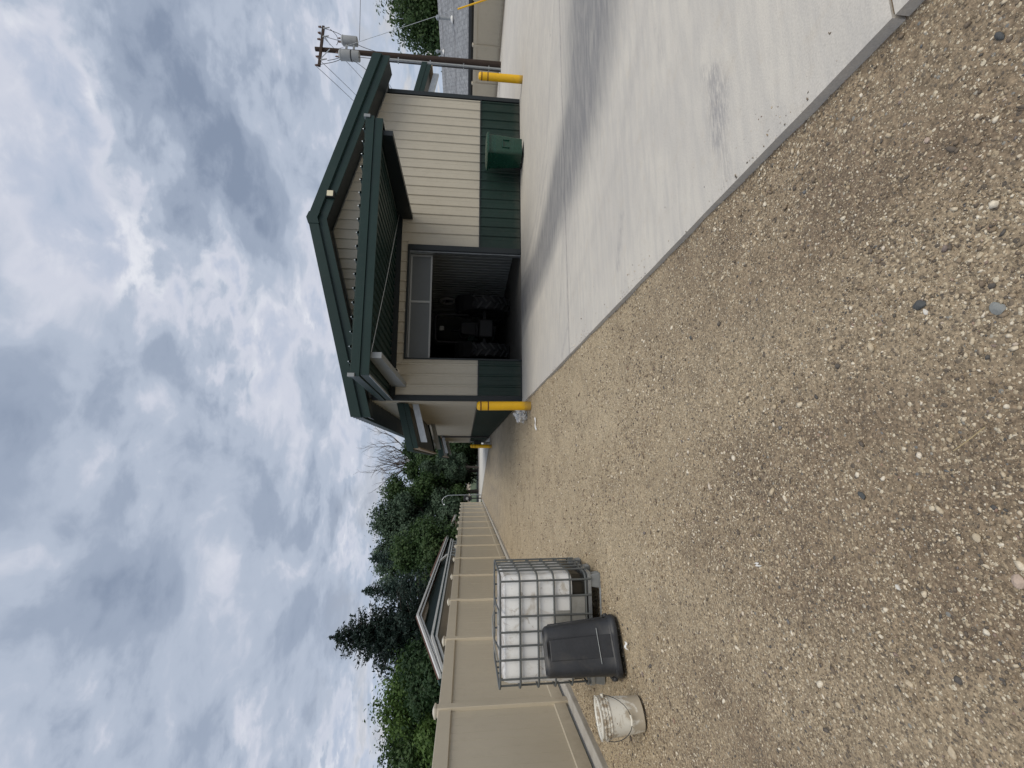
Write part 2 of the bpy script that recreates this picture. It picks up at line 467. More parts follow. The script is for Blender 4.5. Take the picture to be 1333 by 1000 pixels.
        t.l.new(t.mix(f, a, c2), b.inputs['Base Color'])
        b.inputs['Roughness'].default_value = 0.6
        b.inputs['Specular IOR Level'].default_value = 0.3
        tr = t.node('ShaderNodeBsdfTranslucent')
        t.l.new(t.mix(f, tuple(v * 1.3 for v in a), tuple(v * 1.3 for v in c2)), tr.inputs[0])
        ms = t.node('ShaderNodeMixShader')
        ms.inputs[0].default_value = 0.25
        t.l.new(b.outputs[0], ms.inputs[1])
        t.l.new(tr.outputs[0], ms.inputs[2])
        o = next(n for n in t.n if n.type == 'OUTPUT_MATERIAL')
        t.l.new(ms.outputs[0], o.inputs[0])


mats()


# ------------------------------------------------------------------ mesh helpers
class MB:
    def __init__(self):
        self.v = []
        self.f = []

    def box(self, x0, x1, y0, y1, z0, z1):
        b = len(self.v)
        self.v += [(x0, y0, z0), (x1, y0, z0), (x1, y1, z0), (x0, y1, z0), (x0, y0, z1), (x1, y0, z1), (x1, y1, z1), (x0, y1, z1)]
        self.f += [tuple(b + i for i in q) for q in ((0, 3, 2, 1), (4, 5, 6, 7), (0, 1, 5, 4), (1, 2, 6, 5), (2, 3, 7, 6), (3, 0, 4, 7))]
        return self

    def hexa(self, pts):
        """eight corners: bottom ring of four, top ring of four"""
        b = len(self.v)
        self.v += [tuple(p) for p in pts]
        self.f += [tuple(b + i for i in q) for q in ((0, 3, 2, 1), (4, 5, 6, 7), (0, 1, 5, 4), (1, 2, 6, 5), (2, 3, 7, 6), (3, 0, 4, 7))]
        return self

    def bar(self, p0, p1, w, h, up=(0, 0, 1)):
        p0, p1, up = Vector(p0), Vector(p1), Vector(up)
        d = (p1 - p0).normalized()
        s = d.cross(up).normalized() * (w / 2)
        u = s.cross(d).normalized() * (h / 2)
        return self.hexa([p0 - s - u, p0 + s - u, p1 + s - u, p1 - s - u, p0 - s + u, p0 + s + u, p1 + s + u, p1 - s + u])

    def tube(self, path, r, n=8, caps=True):
        path = [Vector(p) for p in path]
        rs = r if isinstance(r, (list, tuple)) else [r] * len(path)
        b = len(self.v)
        prev = None
        for i, p in enumerate(path):
            d = (path[min(i + 1, len(path) - 1)] - path[max(i - 1, 0)]).normalized()
            if prev is None:
                a = Vector((0, 0, 1)) if abs(d.z) < 0.9 else Vector((1, 0, 0))
                s = d.cross(a).normalized()
            else:
                s = (prev - d * prev.dot(d)).normalized()
            prev = s
            u = d.cross(s)
            for k in range(n):
                t = 2 * math.pi * k / n
                self.v.append(tuple(p + (s * math.cos(t) + u * math.sin(t)) * rs[i]))
        for i in range(len(path) - 1):
            for k in range(n):
                k2 = (k + 1) % n
                self.f.append((b + i * n + k, b + i * n + k2, b + (i + 1) * n + k2, b + (i + 1) * n + k))
        if caps:
            self.f.append(tuple(b + k for k in reversed(range(n))))
            e = b + (len(path) - 1) * n
            self.f.append(tuple(e + k for k in range(n)))
        return self

    def lathe(self, prof, n=32, c=(0, 0), shape=None):
        """prof: list of (radius, z). shape(angle)->radius factor for rounded squares"""
        b = len(self.v)
        for (r, z) in prof:
            for k in range(n):
                t = 2 * math.pi * k / n
                f = shape(t) if shape else 1.0
                self.v.append((c[0] + r * f * math.cos(t), c[1] + r * f * math.sin(t), z))
        for i in range(len(prof) - 1):
            for k in range(n):
                k2 = (k + 1) % n
                self.f.append((b + i * n + k, b + i * n + k2, b + (i + 1) * n + k2, b + (i + 1) * n + k))
        return self

    def cap(self, ring_start, n, flip=False):
        q = [ring_start + k for k in range(n)]
        self.f.append(tuple(reversed(q)) if flip else tuple(q))
        return self

    def poly(self, pts):
        b = len(self.v)
        self.v += [tuple(p) for p in pts]
        self.f.append(tuple(range(b, b + len(pts))))
        return self

    def prism(self, pts, off):
        """closed outline extruded by a vector"""
        off = Vector(off)
        b = len(self.v)
        n = len(pts)
        self.v += [tuple(p) for p in pts] + [tuple(Vector(p) + off) for p in pts]
        self.f.append(tuple(range(b, b + n)))
        self.f.append(tuple(reversed(range(b + n, b + 2 * n))))
        for i in range(n):
            j = (i + 1) % n
            self.f.append((b + j, b + i, b + n + i, b + n + j))
        return self

    def mesh(self, name, mat, smooth=False, fix=True):
        me = bpy.data.meshes.new(name)
        me.from_pydata(self.v, [], self.f)
        if fix:
            bm = bmesh.new()
            bm.from_mesh(me)
            bmesh.ops.recalc_face_normals(bm, faces=bm.faces)
            bm.to_mesh(me)
            bm.free()
        me.materials.append(MATS[mat])
        if smooth:
            me.polygons.foreach_set('use_smooth', [True] * len(me.polygons))
            try:
                me.set_sharp_from_angle(angle=R(38))
            except Exception:
                pass
        me.update()
        return me

    def build(self, name, mat, parent=None, smooth=False, bevel=0.0, fix=True):
        o = link(name, self.mesh(name, mat, smooth, fix), parent)
        if bevel > 0:
            md = o.modifiers.new('bevel', 'BEVEL')
            md.width = bevel
            md.segments = 2
            md.limit_method = 'ANGLE'
            md.angle_limit = R(40)
        return o


def link(name, data, parent=None):
    o = bpy.data.objects.new(name, data)
    COL.objects.link(o)
    if parent is not None:
        o.parent = parent
    return o


def tag(o, label=None, cat=None, group=None, kind=None):
    if label:
        o['label'] = label
    if cat:
        o['category'] = cat
    if group:
        o['group'] = group
    if kind:
        o['kind'] = kind
    return o


def empty(name, loc=(0, 0, 0), rz=0.0, label=None, cat=None, group=None):
    o = link(name, None)
    o.empty_display_size = 0.2
    o.location = loc
    o.rotation_euler = (0, 0, rz)
    return tag(o, label, cat, group)


def copy_tree(o, parent=None):
    c = o.copy()
    COL.objects.link(c)
    c.parent = parent
    for ch in list(o.children):
        copy_tree(ch, c)
    return c


def fnoise(x, y, s):
    """cheap smooth value noise for shaping ground"""
    r = 0.0
    for k in range(4):
        f = 2 ** k
        r += math.sin(x * f * 1.3 + s + 1.7 * math.sin(y * f * 0.9 + s * 2)) * math.sin(y * f * 1.1 + s * 3 + 1.3 * math.sin(x * f * 0.7)) / f
    return r


GZ = -0.065      # gravel level beside the slab (slab top is z = 0)


def ground_z(x, y):
    k = max(0.0, 1 - max(0, y - 14) / 20.0)
    z = GZ + 0.010 * fnoise(x * 1.1, y * 1.1, 1.0) * k + 0.004 * fnoise(x * 6, y * 6, 4.0) * k
    e = (1.62 - x)                       # loose gravel ramps up a little against the slab edge
    if -0.2 < e < 0.35 and y < 12:
        z += 0.018 * (0.35 - e) / 0.55
    return min(z, -0.022)


# ------------------------------------------------------------------ the ground
def make_ground():
    xs = [-600, -200, -60, -20, -8, -5, -4] + list(np.arange(-3.6, 1.9, 0.055)) + [2.2, 3, 5, 10, 20, 40, 100, 300, 600]
    ys = [-300, -60, -15, -5, -1.5, -0.5, 0, 0.3] + list(np.arange(0.5, 7.0, 0.055)) + list(np.arange(7.0, 16, 0.16)) + list(np.arange(16, 50, 0.8)) + [55, 65, 80, 120, 250, 500, 900]
    V = []
    for y in ys:
        for x in xs:
            V.append((x, y, ground_z(x, y) if (-4 < x < 1.9 and 0 < y < 50) else GZ))
    nx = len(xs)
    Fc = []
    for j in range(len(ys) - 1):
        for i in range(nx - 1):
            a = j * nx + i
            Fc.append((a, a + 1, a + nx + 1, a + nx))
    me = bpy.data.meshes.new('ground')
    me.from_pydata(V, [], Fc)
    me.materials.append(MATS['gravel'])
    me.polygons.foreach_set('use_smooth', [True] * len(me.polygons))
    tag(link('ground', me), kind='structure')


make_ground()


def stone_shapes(rng):
    shapes = []
    for k in range(10):
        bm = bmesh.new()
        if k < 5:
            for p in ((1, 0, 0), (-1, 0, 0), (0, 1, 0), (0, -1, 0), (0, 0, 1), (0, 0, -1)):
                bm.verts.new(p)
            bm.verts.ensure_lookup_table()
            for a, b2, c in ((0, 2, 4), (2, 1, 4), (1, 3, 4), (3, 0, 4), (2, 0, 5), (1, 2, 5), (3, 1, 5), (0, 3, 5)):
                bm.faces.new((bm.verts[a], bm.verts[b2], bm.verts[c]))
        else:
            bmesh.ops.create_icosphere(bm, subdivisions=1, radius=1.0)
        bm.verts.index_update()
        bm.verts.ensure_lookup_table()
        v = np.array([q.co[:] for q in bm.verts])
        v *= (1 + rng.uniform(-0.42, 0.42, (len(v), 1)))
        f = np.array([[q.index for q in fc.verts] for fc in bm.faces])
        bm.free()
        shapes.append((v, f))
    return shapes


def make_gravel():
    rng = np.random.default_rng(5)
    shapes = stone_shapes(rng)
    allv, allf = [], []
    off = 0
    # (x0, x1, y0, y1, stones per square metre, median radius, spread)
    zones = [(-2.3, 1.60, 0.65, 2.0, 14500, 0.0022, 0.55), (-3.0, 1.60, 2.0, 3.4, 8500, 0.0028, 0.50), (-3.25, 1.60, 3.4, 5.6, 3400, 0.0041, 0.45),
             (-3.25, 1.60, 5.6, 9.0, 1000, 0.0060, 0.40), (-3.25, 1.60, 9.0, 16.0, 150, 0.0092, 0.40),
             (1.60, 2.3, 0.9, 9.0, 1500, 0.0026, 0.5)]
    for (x0, x1, y0, y1, den, med, sg) in zones:
        N = int((x1 - x0) * (y1 - y0) * den)
        X = rng.uniform(x0, x1, N)
        Y = rng.uniform(y0, y1, N)
        # drifts: loose stones gather in patches
        cl = np.sin(X * 2.1 + 1.2 * np.sin(Y * 1.7)) * np.sin(Y * 1.9 + 0.8 * np.sin(X * 2.6 + 1)) + 0.5 * np.sin(X * 5.2 + Y * 3.1)
        keep = rng.uniform(0, 1, N) < np.where(X < 1.6, np.clip(0.55 + 0.50 * cl, 0.15, 1.0), np.exp(-(X - 1.6) / 0.10) * np.clip(0.45 + cl, 0.06, 1))
        X, Y = X[keep], Y[keep]
        N = len(X)
        rad = med * np.exp(rng.normal(0, sg, N))
        tail = rng.uniform(0, 1, N) < 0.004
        rad[tail] *= rng.uniform(2.0, 3.2, tail.sum())
        rad = np.clip(rad, 0.0012, 0.015)
        ang = rng.uniform(0, 2 * math.pi, N)
        sx = rad * rng.uniform(0.9, 1.9, N)
        sy = rad * rng.uniform(0.7, 1.1, N)
        sz = rad * rng.uniform(0.35, 0.8, N)
        Z = np.array([ground_z(a, b) if a < 1.6 else 0.0 for a, b in zip(X, Y)]) + sz * 0.35
        big = rad > med * 1.5
        which = np.where(big, rng.integers(5, 10, N), rng.integers(0, 5, N))
        ca, sa = np.cos(ang), np.sin(ang)
        for s, (v, f) in enumerate(shapes):
            idx = np.nonzero(which == s)[0]
            if not len(idx):
                continue
            lx = v[None, :, 0] * sx[idx, None]
            ly = v[None, :, 1] * sy[idx, None]
            lz = v[None, :, 2] * sz[idx, None] + lx * rng.uniform(-0.3, 0.3, (len(idx), 1))
            vx = X[idx, None] + lx * ca[idx, None] - ly * sa[idx, None]
            vy = Y[idx, None] + lx * sa[idx, None] + ly * ca[idx, None]
            vz = Z[idx, None] + lz
            vv = np.stack([vx, vy, vz], -1).reshape(-1, 3)
            nv = len(v)
            ff = (f[None] + (np.arange(len(idx)) * nv)[:, None, None]).reshape(-1, 3) + off
            allv.append(vv)
            allf.append(ff)
            off += len(vv)
    V = np.concatenate(allv).astype(np.float32)
    Fc = np.concatenate(allf).astype(np.int32)
    me = tri_mesh('gravel', V, Fc, 'stones')
    tag(link('gravel', me), 'loose cream and grey gravel strewn over the brown dirt', 'gravel', kind='stuff')


def tri_mesh(name, V, Fc, mat):
    k = Fc.shape[1]
    me = bpy.data.meshes.new(name)
    me.vertices.add(len(V))
    me.vertices.foreach_set('co', V.astype(np.float32).ravel())
    me.loops.add(Fc.size)
    me.loops.foreach_set('vertex_index', Fc.astype(np.int32).ravel())
    me.polygons.add(len(Fc))
    me.polygons.foreach_set('loop_start', np.arange(0, Fc.size, k, dtype=np.int32))
    me.update(calc_edges=True)
    me.materials.append(MATS[mat])
    return me


# ------------------------------------------------------------------ concrete slab in panels
STAIN = [(10.0, 3.6), (7.4, 4.0), (6.1, 4.4), (5.5, 4.7), (5.15, 4.95), (4.9, 5.4), (4.78, 6.0), (4.7, 6.8), (4.42, 7.6), (4.26, 8.9), (4.3, 10.2), (4.4, 12.0)]
STAINW = [2.7, 2.5, 2.2, 2.0, 1.8, 1.6, 1.42, 1.22, 1.05, 0.95, 0.9, 0.9]


def seg_d(px, py, a, b):
    dx, dy = b[0] - a[0], b[1] - a[1]
    t = np.clip(((px - a[0]) * dx + (py - a[1]) * dy) / (dx * dx + dy * dy), 0, 1)
    return np.hypot(px - a[0] - t * dx, py - a[1] - t * dy), t


def make_slab():
    root = tag(link('pavement', None), kind='structure')
    xs = [1.60, 11.30, 21.5]
    ys = [-4.0, 1.17, 6.24, 11.80, 17.0, 22.5, 28.0, 34.0, 40.0]
    gap = 0.006
    for i in range(len(xs) - 1):
        for j in range(len(ys) - 1):
            if i == 0 and j > 2:
                continue
            x0, x1, y0, y1 = xs[i] + (gap if i else 0), xs[i + 1] - gap, ys[j] + gap, ys[j + 1] - (gap if (i or j < 2) else 0)
            fine = 0.06 if i < 1 else 0.3
            nx, ny = max(2, int((x1 - x0) / fine)), max(2, int((y1 - y0) / fine))
            gx, gy = np.meshgrid(np.linspace(x0, x1, nx + 1), np.linspace(y0, y1, ny + 1))
            px, py = gx.ravel(), gy.ravel()
            # slight hand-cast waviness of the free edge
            V = np.stack([px, py, np.zeros_like(px)], -1)
            edge = np.abs(px - x0) < 1e-6
            if i == 0:
                V[edge, 0] += 0.0015 * np.sin(py[edge] * 3.1) + 0.001 * np.sin(py[edge] * 11.0)
            rim = (np.abs(px - x0) < 1e-6) | (np.abs(px - x1) < 1e-6) | (np.abs(py - y0) < 1e-6) | (np.abs(py - y1) < 1e-6)
            V[rim, 2] -= 0.004
            st = np.zeros(len(px))
            for k in range(len(STAIN) - 1):
                d, t = seg_d(px, py, STAIN[k], STAIN[k + 1])
                wd = STAINW[k] + (STAINW[k + 1] - STAINW[k]) * t
                s = np.clip((1.0 - d / wd) / 0.70, 0, 1)
                st = np.maximum(st, s * s * (3 - 2 * s))
            # the panel beyond the joint stays paler on the right
            if j == 2:
                st *= np.clip(1.0 - (px - 5.3) / 1.8, 0.15, 1)
            mk = np.zeros(len(px))
            for (a, b, wd, amt) in (((1.6, 6.24), (11.3, 6.24), 0.035, 0.9), ((2.42, 2.22), (1.98, 2.24), 0.075, 1.0), ((2.28, 2.13), (2.02, 2.17), 0.055, 0.8), ((1.98, 2.20), (1.62, 2.20), 0.06, 0.55), ((2.55, 2.32), (2.40, 2.24), 0.05, 0.5),
                                    ((2.45, 3.86), (1.98, 4.05), 0.05, 0.75), ((3.6, 2.9), (3.2, 2.86), 0.03, 0.5), ((3.9, 6.3), (2.2, 6.9), 0.05, 0.5), ((4.1, 8.9), (4.5, 12.0), 0.07, 0.9), ((4.7, 9.3), (5.2, 12.0), 0.07, 0.9), ((3.7, 9.9), (3.4, 12.0), 0.12, 0.9),
                                    ((9.0, 3.1), (6.4, 3.7), 0.10, 0.30), ((6.4, 3.7), (4.9, 4.5), 0.10, 0.34), ((4.9, 4.5), (4.0, 5.9), 0.10, 0.36), ((4.0, 5.9), (3.6, 8.2), 0.10, 0.4), ((3.6, 8.2), (3.5, 11.8), 0.10, 0.45),
                                    ((9.0, 1.2), (6.6, 1.6), 0.09, 0.26), ((6.6, 1.6), (4.6, 2.4), 0.09, 0.28), ((4.6, 2.4), (3.1, 3.9), 0.09, 0.26), ((3.1, 3.9), (2.3, 6.2), 0.09, 0.24), ((8.5, 6.6), (6.4, 7.6), 0.10, 0.4), ((6.4, 7.6), (5.5, 9.2), 0.10, 0.45), ((5.5, 9.2), (5.2, 11.8), 0.10, 0.5),
                                    ((2.05, 6.28), (1.7, 6.75), 0.05, 0.7), ((5.4, 7.9), (4.2, 10.2), 0.07, 0.7), ((5.9, 7.6), (4.9, 9.8), 0.05, 0.7)):
                d, t = seg_d(px, py, a, b)
                s = np.clip(1.4 - d / wd, 0, 1)
                mk = np.maximum(mk, s * amt)
            n1 = nx + 1
            Fc = [(r * n1 + c, r * n1 + c + 1, (r + 1) * n1 + c + 1, (r + 1) * n1 + c) for r in range(ny) for c in range(nx)]
            nv = len(V)
            ring = [c for c in range(nx)] + [r * n1 + nx for r in range(ny)] + [ny * n1 + c for c in range(nx, 0, -1)] + [r * n1 for r in range(ny, 0, -1)]
            low = V[ring].copy()
            low[:, 2] = -0.15
            Vall = [tuple(p) for p in V] + [tuple(p) for p in low]
            L = len(ring)
            for k in range(L):
                k2 = (k + 1) % L
                Fc.append((ring[k2], ring[k], nv + k, nv + k2))
            me = bpy.data.meshes.new('slab_panel')
            me.from_pydata(Vall, [], Fc)
            a = me.attributes.new('stain', 'FLOAT', 'POINT')
            a.data.foreach_set('value', np.concatenate([st, np.zeros(L)]).astype(np.float32))
            a = me.attributes.new('marks', 'FLOAT', 'POINT')
            a.data.foreach_set('value', np.concatenate([mk, np.zeros(L)]).astype(np.float32))
            me.materials.append(MATS['concrete'])
            link('slab_panel', me, root)
    # joint filler below the gaps
    m = MB()
    for x in xs[1:-1]:
        m.box(x - 0.02, x + 0.02, ys[0], 11.8, -0.10, -0.012)
    for y in ys[1:3]:
        m.box(xs[0] + 0.02, xs[-1], y - 0.02, y + 0.02, -0.102, -0.014)
    m.build('joint_filler', 'mud', root)


make_slab()


def sheet(name, pts, z, mat):
    m = MB().poly([(x, y, z) for x, y in pts])
    o = m.build(name, mat, fix=False)
    return tag(o, kind='structure')


sheet('driveway', [(1.64, 28.5), (1.64, 39.0), (16, 39.0), (16, 51.0), (-9, 51.0), (-9, 46.2), (-3.6, 45.4)], -0.045, 'concrete_far')
sheet('road', [(-60, 51.0), (60, 51.0), (60, 57.0), (-60, 57.0)], -0.043, 'road')
sheet('grass_verge', [(-120, 57.0), (120, 57.0), (120, 140), (-120, 140)], -0.040, 'grass')
sheet('yard', [(-60, -10), (-3.62, -10), (-3.62, 45.0), (-60, 45.0)], -0.042, 'grass')


# ------------------------------------------------------------------ kerb strip under the left fence
def make_kerb():
    m = MB()
    y = -1.0
    while y < 40:
        L = 3.0
        x0, x1 = -3.50 + rnd.uniform(-.004, .004), -3.27 + rnd.uniform(-.006, .006)
        m.box(x0, x1, y, y + L - 0.012, -0.25, 0.012 + rnd.uniform(-.006, .006))
        y += L
    tag(m.build('kerb', 'kerb', bevel=0.012), kind='structure')


make_kerb()


# ------------------------------------------------------------------ vinyl fences
def fence_proto():
    d = {}
    d['post'] = MB().box(-0.063, 0.063, -0.063, 0.063, 0.0, 1.90).mesh('post', 'vinyl')
    c = MB()
    c.hexa([(-.071, -.071, 1.898), (.071, -.071, 1.898), (.071, .071, 1.898), (-.071, .071, 1.898), (-.071, -.071, 1.922), (.071, -.071, 1.922), (.071, .071, 1.922), (-.071, .071, 1.922)])
    c.hexa([(-.064, -.064, 1.9221), (.064, -.064, 1.9221), (.064, .064, 1.9221), (-.064, .064, 1.9221), (-.02, -.02, 1.945), (.02, -.02, 1.945), (.02, .02, 1.945), (-.02, .02, 1.945)])
    d['cap'] = c.mesh('post_cap', 'vinyl_cap')
    return d


FP = fence_proto()


def make_fence(x, y_first, pitch, count, scale_z, base, label, extra_near=0):
    root = empty('vinyl_fence', (x, y_first, base), 0, label, 'fence')
    h = 1.90 * scale_z
    L = pitch - 0.126
    rail_t = MB().box(-0.038, 0.038, 0, L, h - 0.215, h - 0.035).mesh('rail', 'vinyl')
    rail_b = MB().box(-0.038, 0.038, 0, L, 0.045, 0.215).mesh('rail', 'vinyl')
    nb = 14
    bw = L / nb
    bd = MB()
    e = 0.0016
    bd.hexa([(-.011, e, .20), (.011, e, .20), (.011, bw - e, .20), (-.011, bw - e, .20), (-.011, e, h - .2), (.011, e, h - .2), (.011, bw - e, h - .2), (-.011, bw - e, h - .2)])
    board = bd.mesh('board', 'vinyl')
    bev = {}
    core = MB().box(-0.0094, 0.0094, 0, L, 0.2, h - 0.2).mesh('backing', 'vinyl')
    for k in range(-extra_near, count):
        yk = k * pitch
        p = link('post', FP['post'], root)
        p.location = (0, yk, 0)
        p.scale = (1, 1, scale_z)
        md = p.modifiers.new('bevel', 'BEVEL')
        md.width = 0.008
        md.segments = 2
        c = link('post_cap', FP['cap'], p)
        if k == count - 1:
            break
        for rm in (rail_t, rail_b):
            r = link('rail', rm, root)
            r.location = (0, yk + 0.063, 0)
            md = r.modifiers.new('bevel', 'BEVEL')
            md.width = 0.006
            md.segments = 2
        c = link('backing', core, root)
        c.location = (0, yk + 0.063, 0)
        for q in range(nb):
            b = link('board', board, root)
            b.location = (rnd.uniform(-.0008, .0008), yk + 0.063 + q * bw, 0)
    return root


make_fence(-3.46, 6.94, 2.468, 14, 1.0, 0.0, 'long tan vinyl privacy fence behind the caged tank, running down the alley', extra_near=2)
make_fence(21.62, 10.0, 2.35, 13, 0.80, -0.05, 'tan vinyl fence behind the utility pole, below the grey shingle roof')


# ------------------------------------------------------------------ the metal building
BX0, BX1, BY0, BY1 = 1.69, 11.24, 11.82, 37.5
RXC = (BX0 + BX1) / 2
SL = 0.268


def roof_top(x):
    return 5.79 - SL * abs(x - RXC)


DX0, DX1, DZ = 2.82, 6.02, 3.20          # door opening
building = empty('metal_building', (BX0, BY0, 0), 0, 'tan and dark green metal workshop with open overhead door and long awning', 'building')
BINV = Vector((BX0, BY0, 0))


def B(m, name, mat, parent=None, **kw):
    """build a part in world coordinates under the building"""
    m.v = [(x - BINV.x, y - BINV.y, z - BINV.z) for x, y, z in m.v]
    return m.build(name, mat, parent or building, **kw)


def rib_strip(x0, w, z0, zf, y=0.0, rib=0.030):
    """one pan of ribbed siding, front towards -Y; zf(x) gives its top"""
    m = MB()
    prof = [(0, 0), (w * 0.42, 0), (w * 0.44, -0.004), (w * 0.47, 0), (w - 0.072, 0), (w - 0.052, -rib), (w - 0.022, -rib), (w - 0.002, 0), (w, 0)]
    for (dx, dy) in prof:
        m.v.append((x0 + dx, y + dy, z0))
        m.v.append((x0 + dx, y + dy, zf(x0 + dx)))
    for i in range(len(prof) - 1):
        m.f.append((2 * i, 2 * i + 2, 2 * i + 3, 2 * i + 1))
    return m


def make_building():
    # wall cores (blockwork behind the siding)
    m = MB()
    T = 0.14
    m.box(BX0 + .03, DX0, BY0 + .03, BY0 + T, 0, 4.0)
    m.box(DX1, BX1 - .03, BY0 + .03, BY0 + T, 0, 4.0)
    m.box(DX0, DX1, BY0 + .03, BY0 + T, DZ, 4.0)
    m.prism([(BX0 + .03, BY0 + .03, 4.0), (BX1 - .03, BY0 + .03, 4.0), (BX1 - .03, BY0 + .03, roof_top(BX1) - .2), (RXC, BY0 + .03, roof_top(RXC) - .15), (BX0 + .03, BY0 + .03, roof_top(BX0) - .2)], (0, T - .03, 0))
    m.box(BX0 + .03, BX0 + T, BY0 + T, BY1, 0, 4.2)
    m.box(BX1 - T, BX1 - .03, BY0 + T, BY1, 0, 4.2)
    m.box(BX0 + .03, BX1 - .03, BY1 - T, BY1, 0, 4.2)
    B(m, 'wall_frame', 'interior')
    # front siding, one pan per rib
    pitch = 0.305
    n = int(round((BX1 - BX0 - 0.24) / pitch))
    pitch = (BX1 - BX0 - 0.24) / n
    for i in range(n):
        x0 = BX0 + 0.12 + i * pitch
        xa, xb = x0, x0 + pitch
        top = lambda x: roof_top(x) - 0.44
        inside = xb > DX0 - 0.02 and xa < DX1 + 0.16
        partial = None
        if inside:
            if xa < DX0 - 0.02:
                partial = (xa, DX0 - 0.02 - xa)
            elif xb > DX1 + 0.16:
                partial = (DX1 + 0.16, xb - DX1 - 0.16)
        if not inside:
            B(rib_strip(xa, pitch, 1.232, top, BY0), 'wall_panel', 'tan')
            B(rib_strip(xa, pitch, 0.012, lambda x: 1.205, BY0 - 0.001), 'wainscot_panel', 'green_wall')
        else:
            B(rib_strip(xa, pitch, DZ + 0.06, top, BY0), 'wall_panel', 'tan')
            if partial and partial[1] > 0.02:
                B(MB().box(partial[0], partial[0] + partial[1], BY0 - .002, BY0 + .02, 1.232, DZ + 0.06), 'wall_panel', 'tan')
                B(MB().box(partial[0], partial[0] + partial[1], BY0 - .003, BY0 + .02, 0.012, 1.205), 'wainscot_panel', 'green_wall')
    # side siding in sheets of three ribs; left wall (faces -X) and right wall
    sh = 0.915
    ns = int((BY1 - BY0 - 0.2) / sh)
    sh = (BY1 - BY0 - 0.24) / ns

    def side_sheet(z0, z1, sgn):
        m = MB()
        prof = []
        for k in range(3):
            a = k * sh / 3
            w = sh / 3
            prof += [(a, 0), (a + w - .062, 0), (a + w - .05, .028), (a + w - .018, .028), (a + w - .006, 0)]
        prof.append((sh, 0))
        for (a, o) in prof:
            m.v += [(sgn * o, a, z0), (sgn * o, a, z1)]
        for i in range(len(prof) - 1):
            m.f.append((2 * i, 2 * i + 1, 2 * i + 3, 2 * i + 2))
        return m

    for sgn, X in ((-1, BX0), (1, BX1)):
        up = side_sheet(1.232, 4.15, sgn).mesh('wall_panel', 'tan')
        lo = side_sheet(0.012, 1.205, sgn).mesh('wainscot_panel', 'green_wall')
        for k in range(ns):
            for nm, me in (('wall_panel', up), ('wainscot_panel', lo)):
                o = link(nm, me, building)
                o.location = (X - BINV.x, 0.12 + k * sh, 0)
    # trims
    for x0, x1 in ((BX0 - .035, BX0 + .10), (BX1 - .10, BX1 + .035)):
        B(MB().box(x0, x1, BY0 - .036, BY0 + .10, 0.0, 4.06), 'corner_trim', 'trim', bevel=0.004)
    for x0, x1 in ((BX0 + .10, DX0 - .02), (DX1 + .16, BX1 - .10)):
        B(MB().box(x0, x1, BY0 - .032, BY0 + .005, 1.203, 1.236), 'wainscot_trim', 'trim')
        B(MB().box(x0, x1, BY0 - .030, BY0 + .005, 0.001, 0.022), 'base_trim', 'trim')
    for X in (BX0 - .034, BX1 + .002):
        B(MB().box(X, X + .032, BY0 + .10, BY1, 1.203, 1.236), 'wainscot_trim', 'trim')
    # door surround
    B(MB().box(DX1, DX1 + .16, BY0 - .045, BY0 + .20, 0, DZ + .06), 'door_jamb', 'trim', bevel=.004)
    B(MB().box(DX0 - .022, DX0 + .02, BY0 - .040, BY0 + .20, 0, DZ + .06), 'door_jamb', 'trim', bevel=.004)
    B(MB().box(DX0 + .02, DX1, BY0 - .042, BY0 + .20, DZ + .005, DZ + .06), 'door_head', 'trim', bevel=.004)
    B(MB().box(DX1 - .035, DX1 - .002, BY0 + .02, BY0 + .16, 0, DZ), 'door_track', 'galv')
    # raised overhead door: the lowest section still hangs in the opening
    d = B(MB().box(DX0 + .03, DX1 - .04, BY0 + .21, BY0 + .25, 2.62, DZ - .002), 'overhead_door', 'door_panel', bevel=.003)
    yy = BY0 + .206
    xm = (DX0 + DX1) / 2 + .12
    for (a, b, z0, z1) in ((DX0 + .03, DX1 - .04, 2.575, 2.625), (DX0 + .03, DX1 - .04, DZ - .05, DZ - .004), (xm - .03, xm + .03, 2.626, DZ - .051), (DX0 + .03, DX0 + .08, 2.626, DZ - .051), (DX1 - .10, DX1 - .04, 2.626, DZ - .051)):
        B(MB().box(a, b, yy - .012, yy + .004, z0, z1), 'door_rail', 'door_frame', d, bevel=.002).location = (0, 0, 0)
    # roof sheets with ribs running down the slope
    ya, yb = BY0 - 0.69, BY1 + 0.45
    for sgn in (-1, 1):
        xe = RXC + sgn * 5.335
        prof = []
        y = ya
        while y < yb - .3:
            prof += [(y, 0), (y + .22, 0), (y + .24, .032), (y + .275, .032), (y + .295, 0)]
            y += .305
        prof.append((yb, 0))
        m = MB()
        for (yy_, o) in prof:
            m.v += [(RXC, yy_, 5.79 + o - .005), (xe, yy_, roof_top(xe) + o - .005)]
            m.v += [(RXC, yy_, 5.79 - .03), (xe, yy_, roof_top(xe) - .03)]
        for i in range(len(prof) - 1):
            a = 4 * i
            m.f += [(a, a + 1, a + 5, a + 4), (a + 2, a + 6, a + 7, a + 3), (a + 1, a + 3, a + 7, a + 5)]
        roof = B(m, 'roof', 'green')
        # rake fascia: upper and set-back lower board, then the soffit to the wall
        def slope_board(y0, y1, t0, t1, x_in, x_out):
            return MB().hexa([(x_in, y0, roof_top(x_in) - t1), (x_out, y0, roof_top(x_out) - t1), (x_out, y1, roof_top(x_out) - t1), (x_in, y1, roof_top(x_in) - t1),
                              (x_in, y0, roof_top(x_in) - t0), (x_out, y0, roof_top(x_out) - t0), (x_out, y1, roof_top(x_out) - t0), (x_in, y1, roof_top(x_in) - t0)])
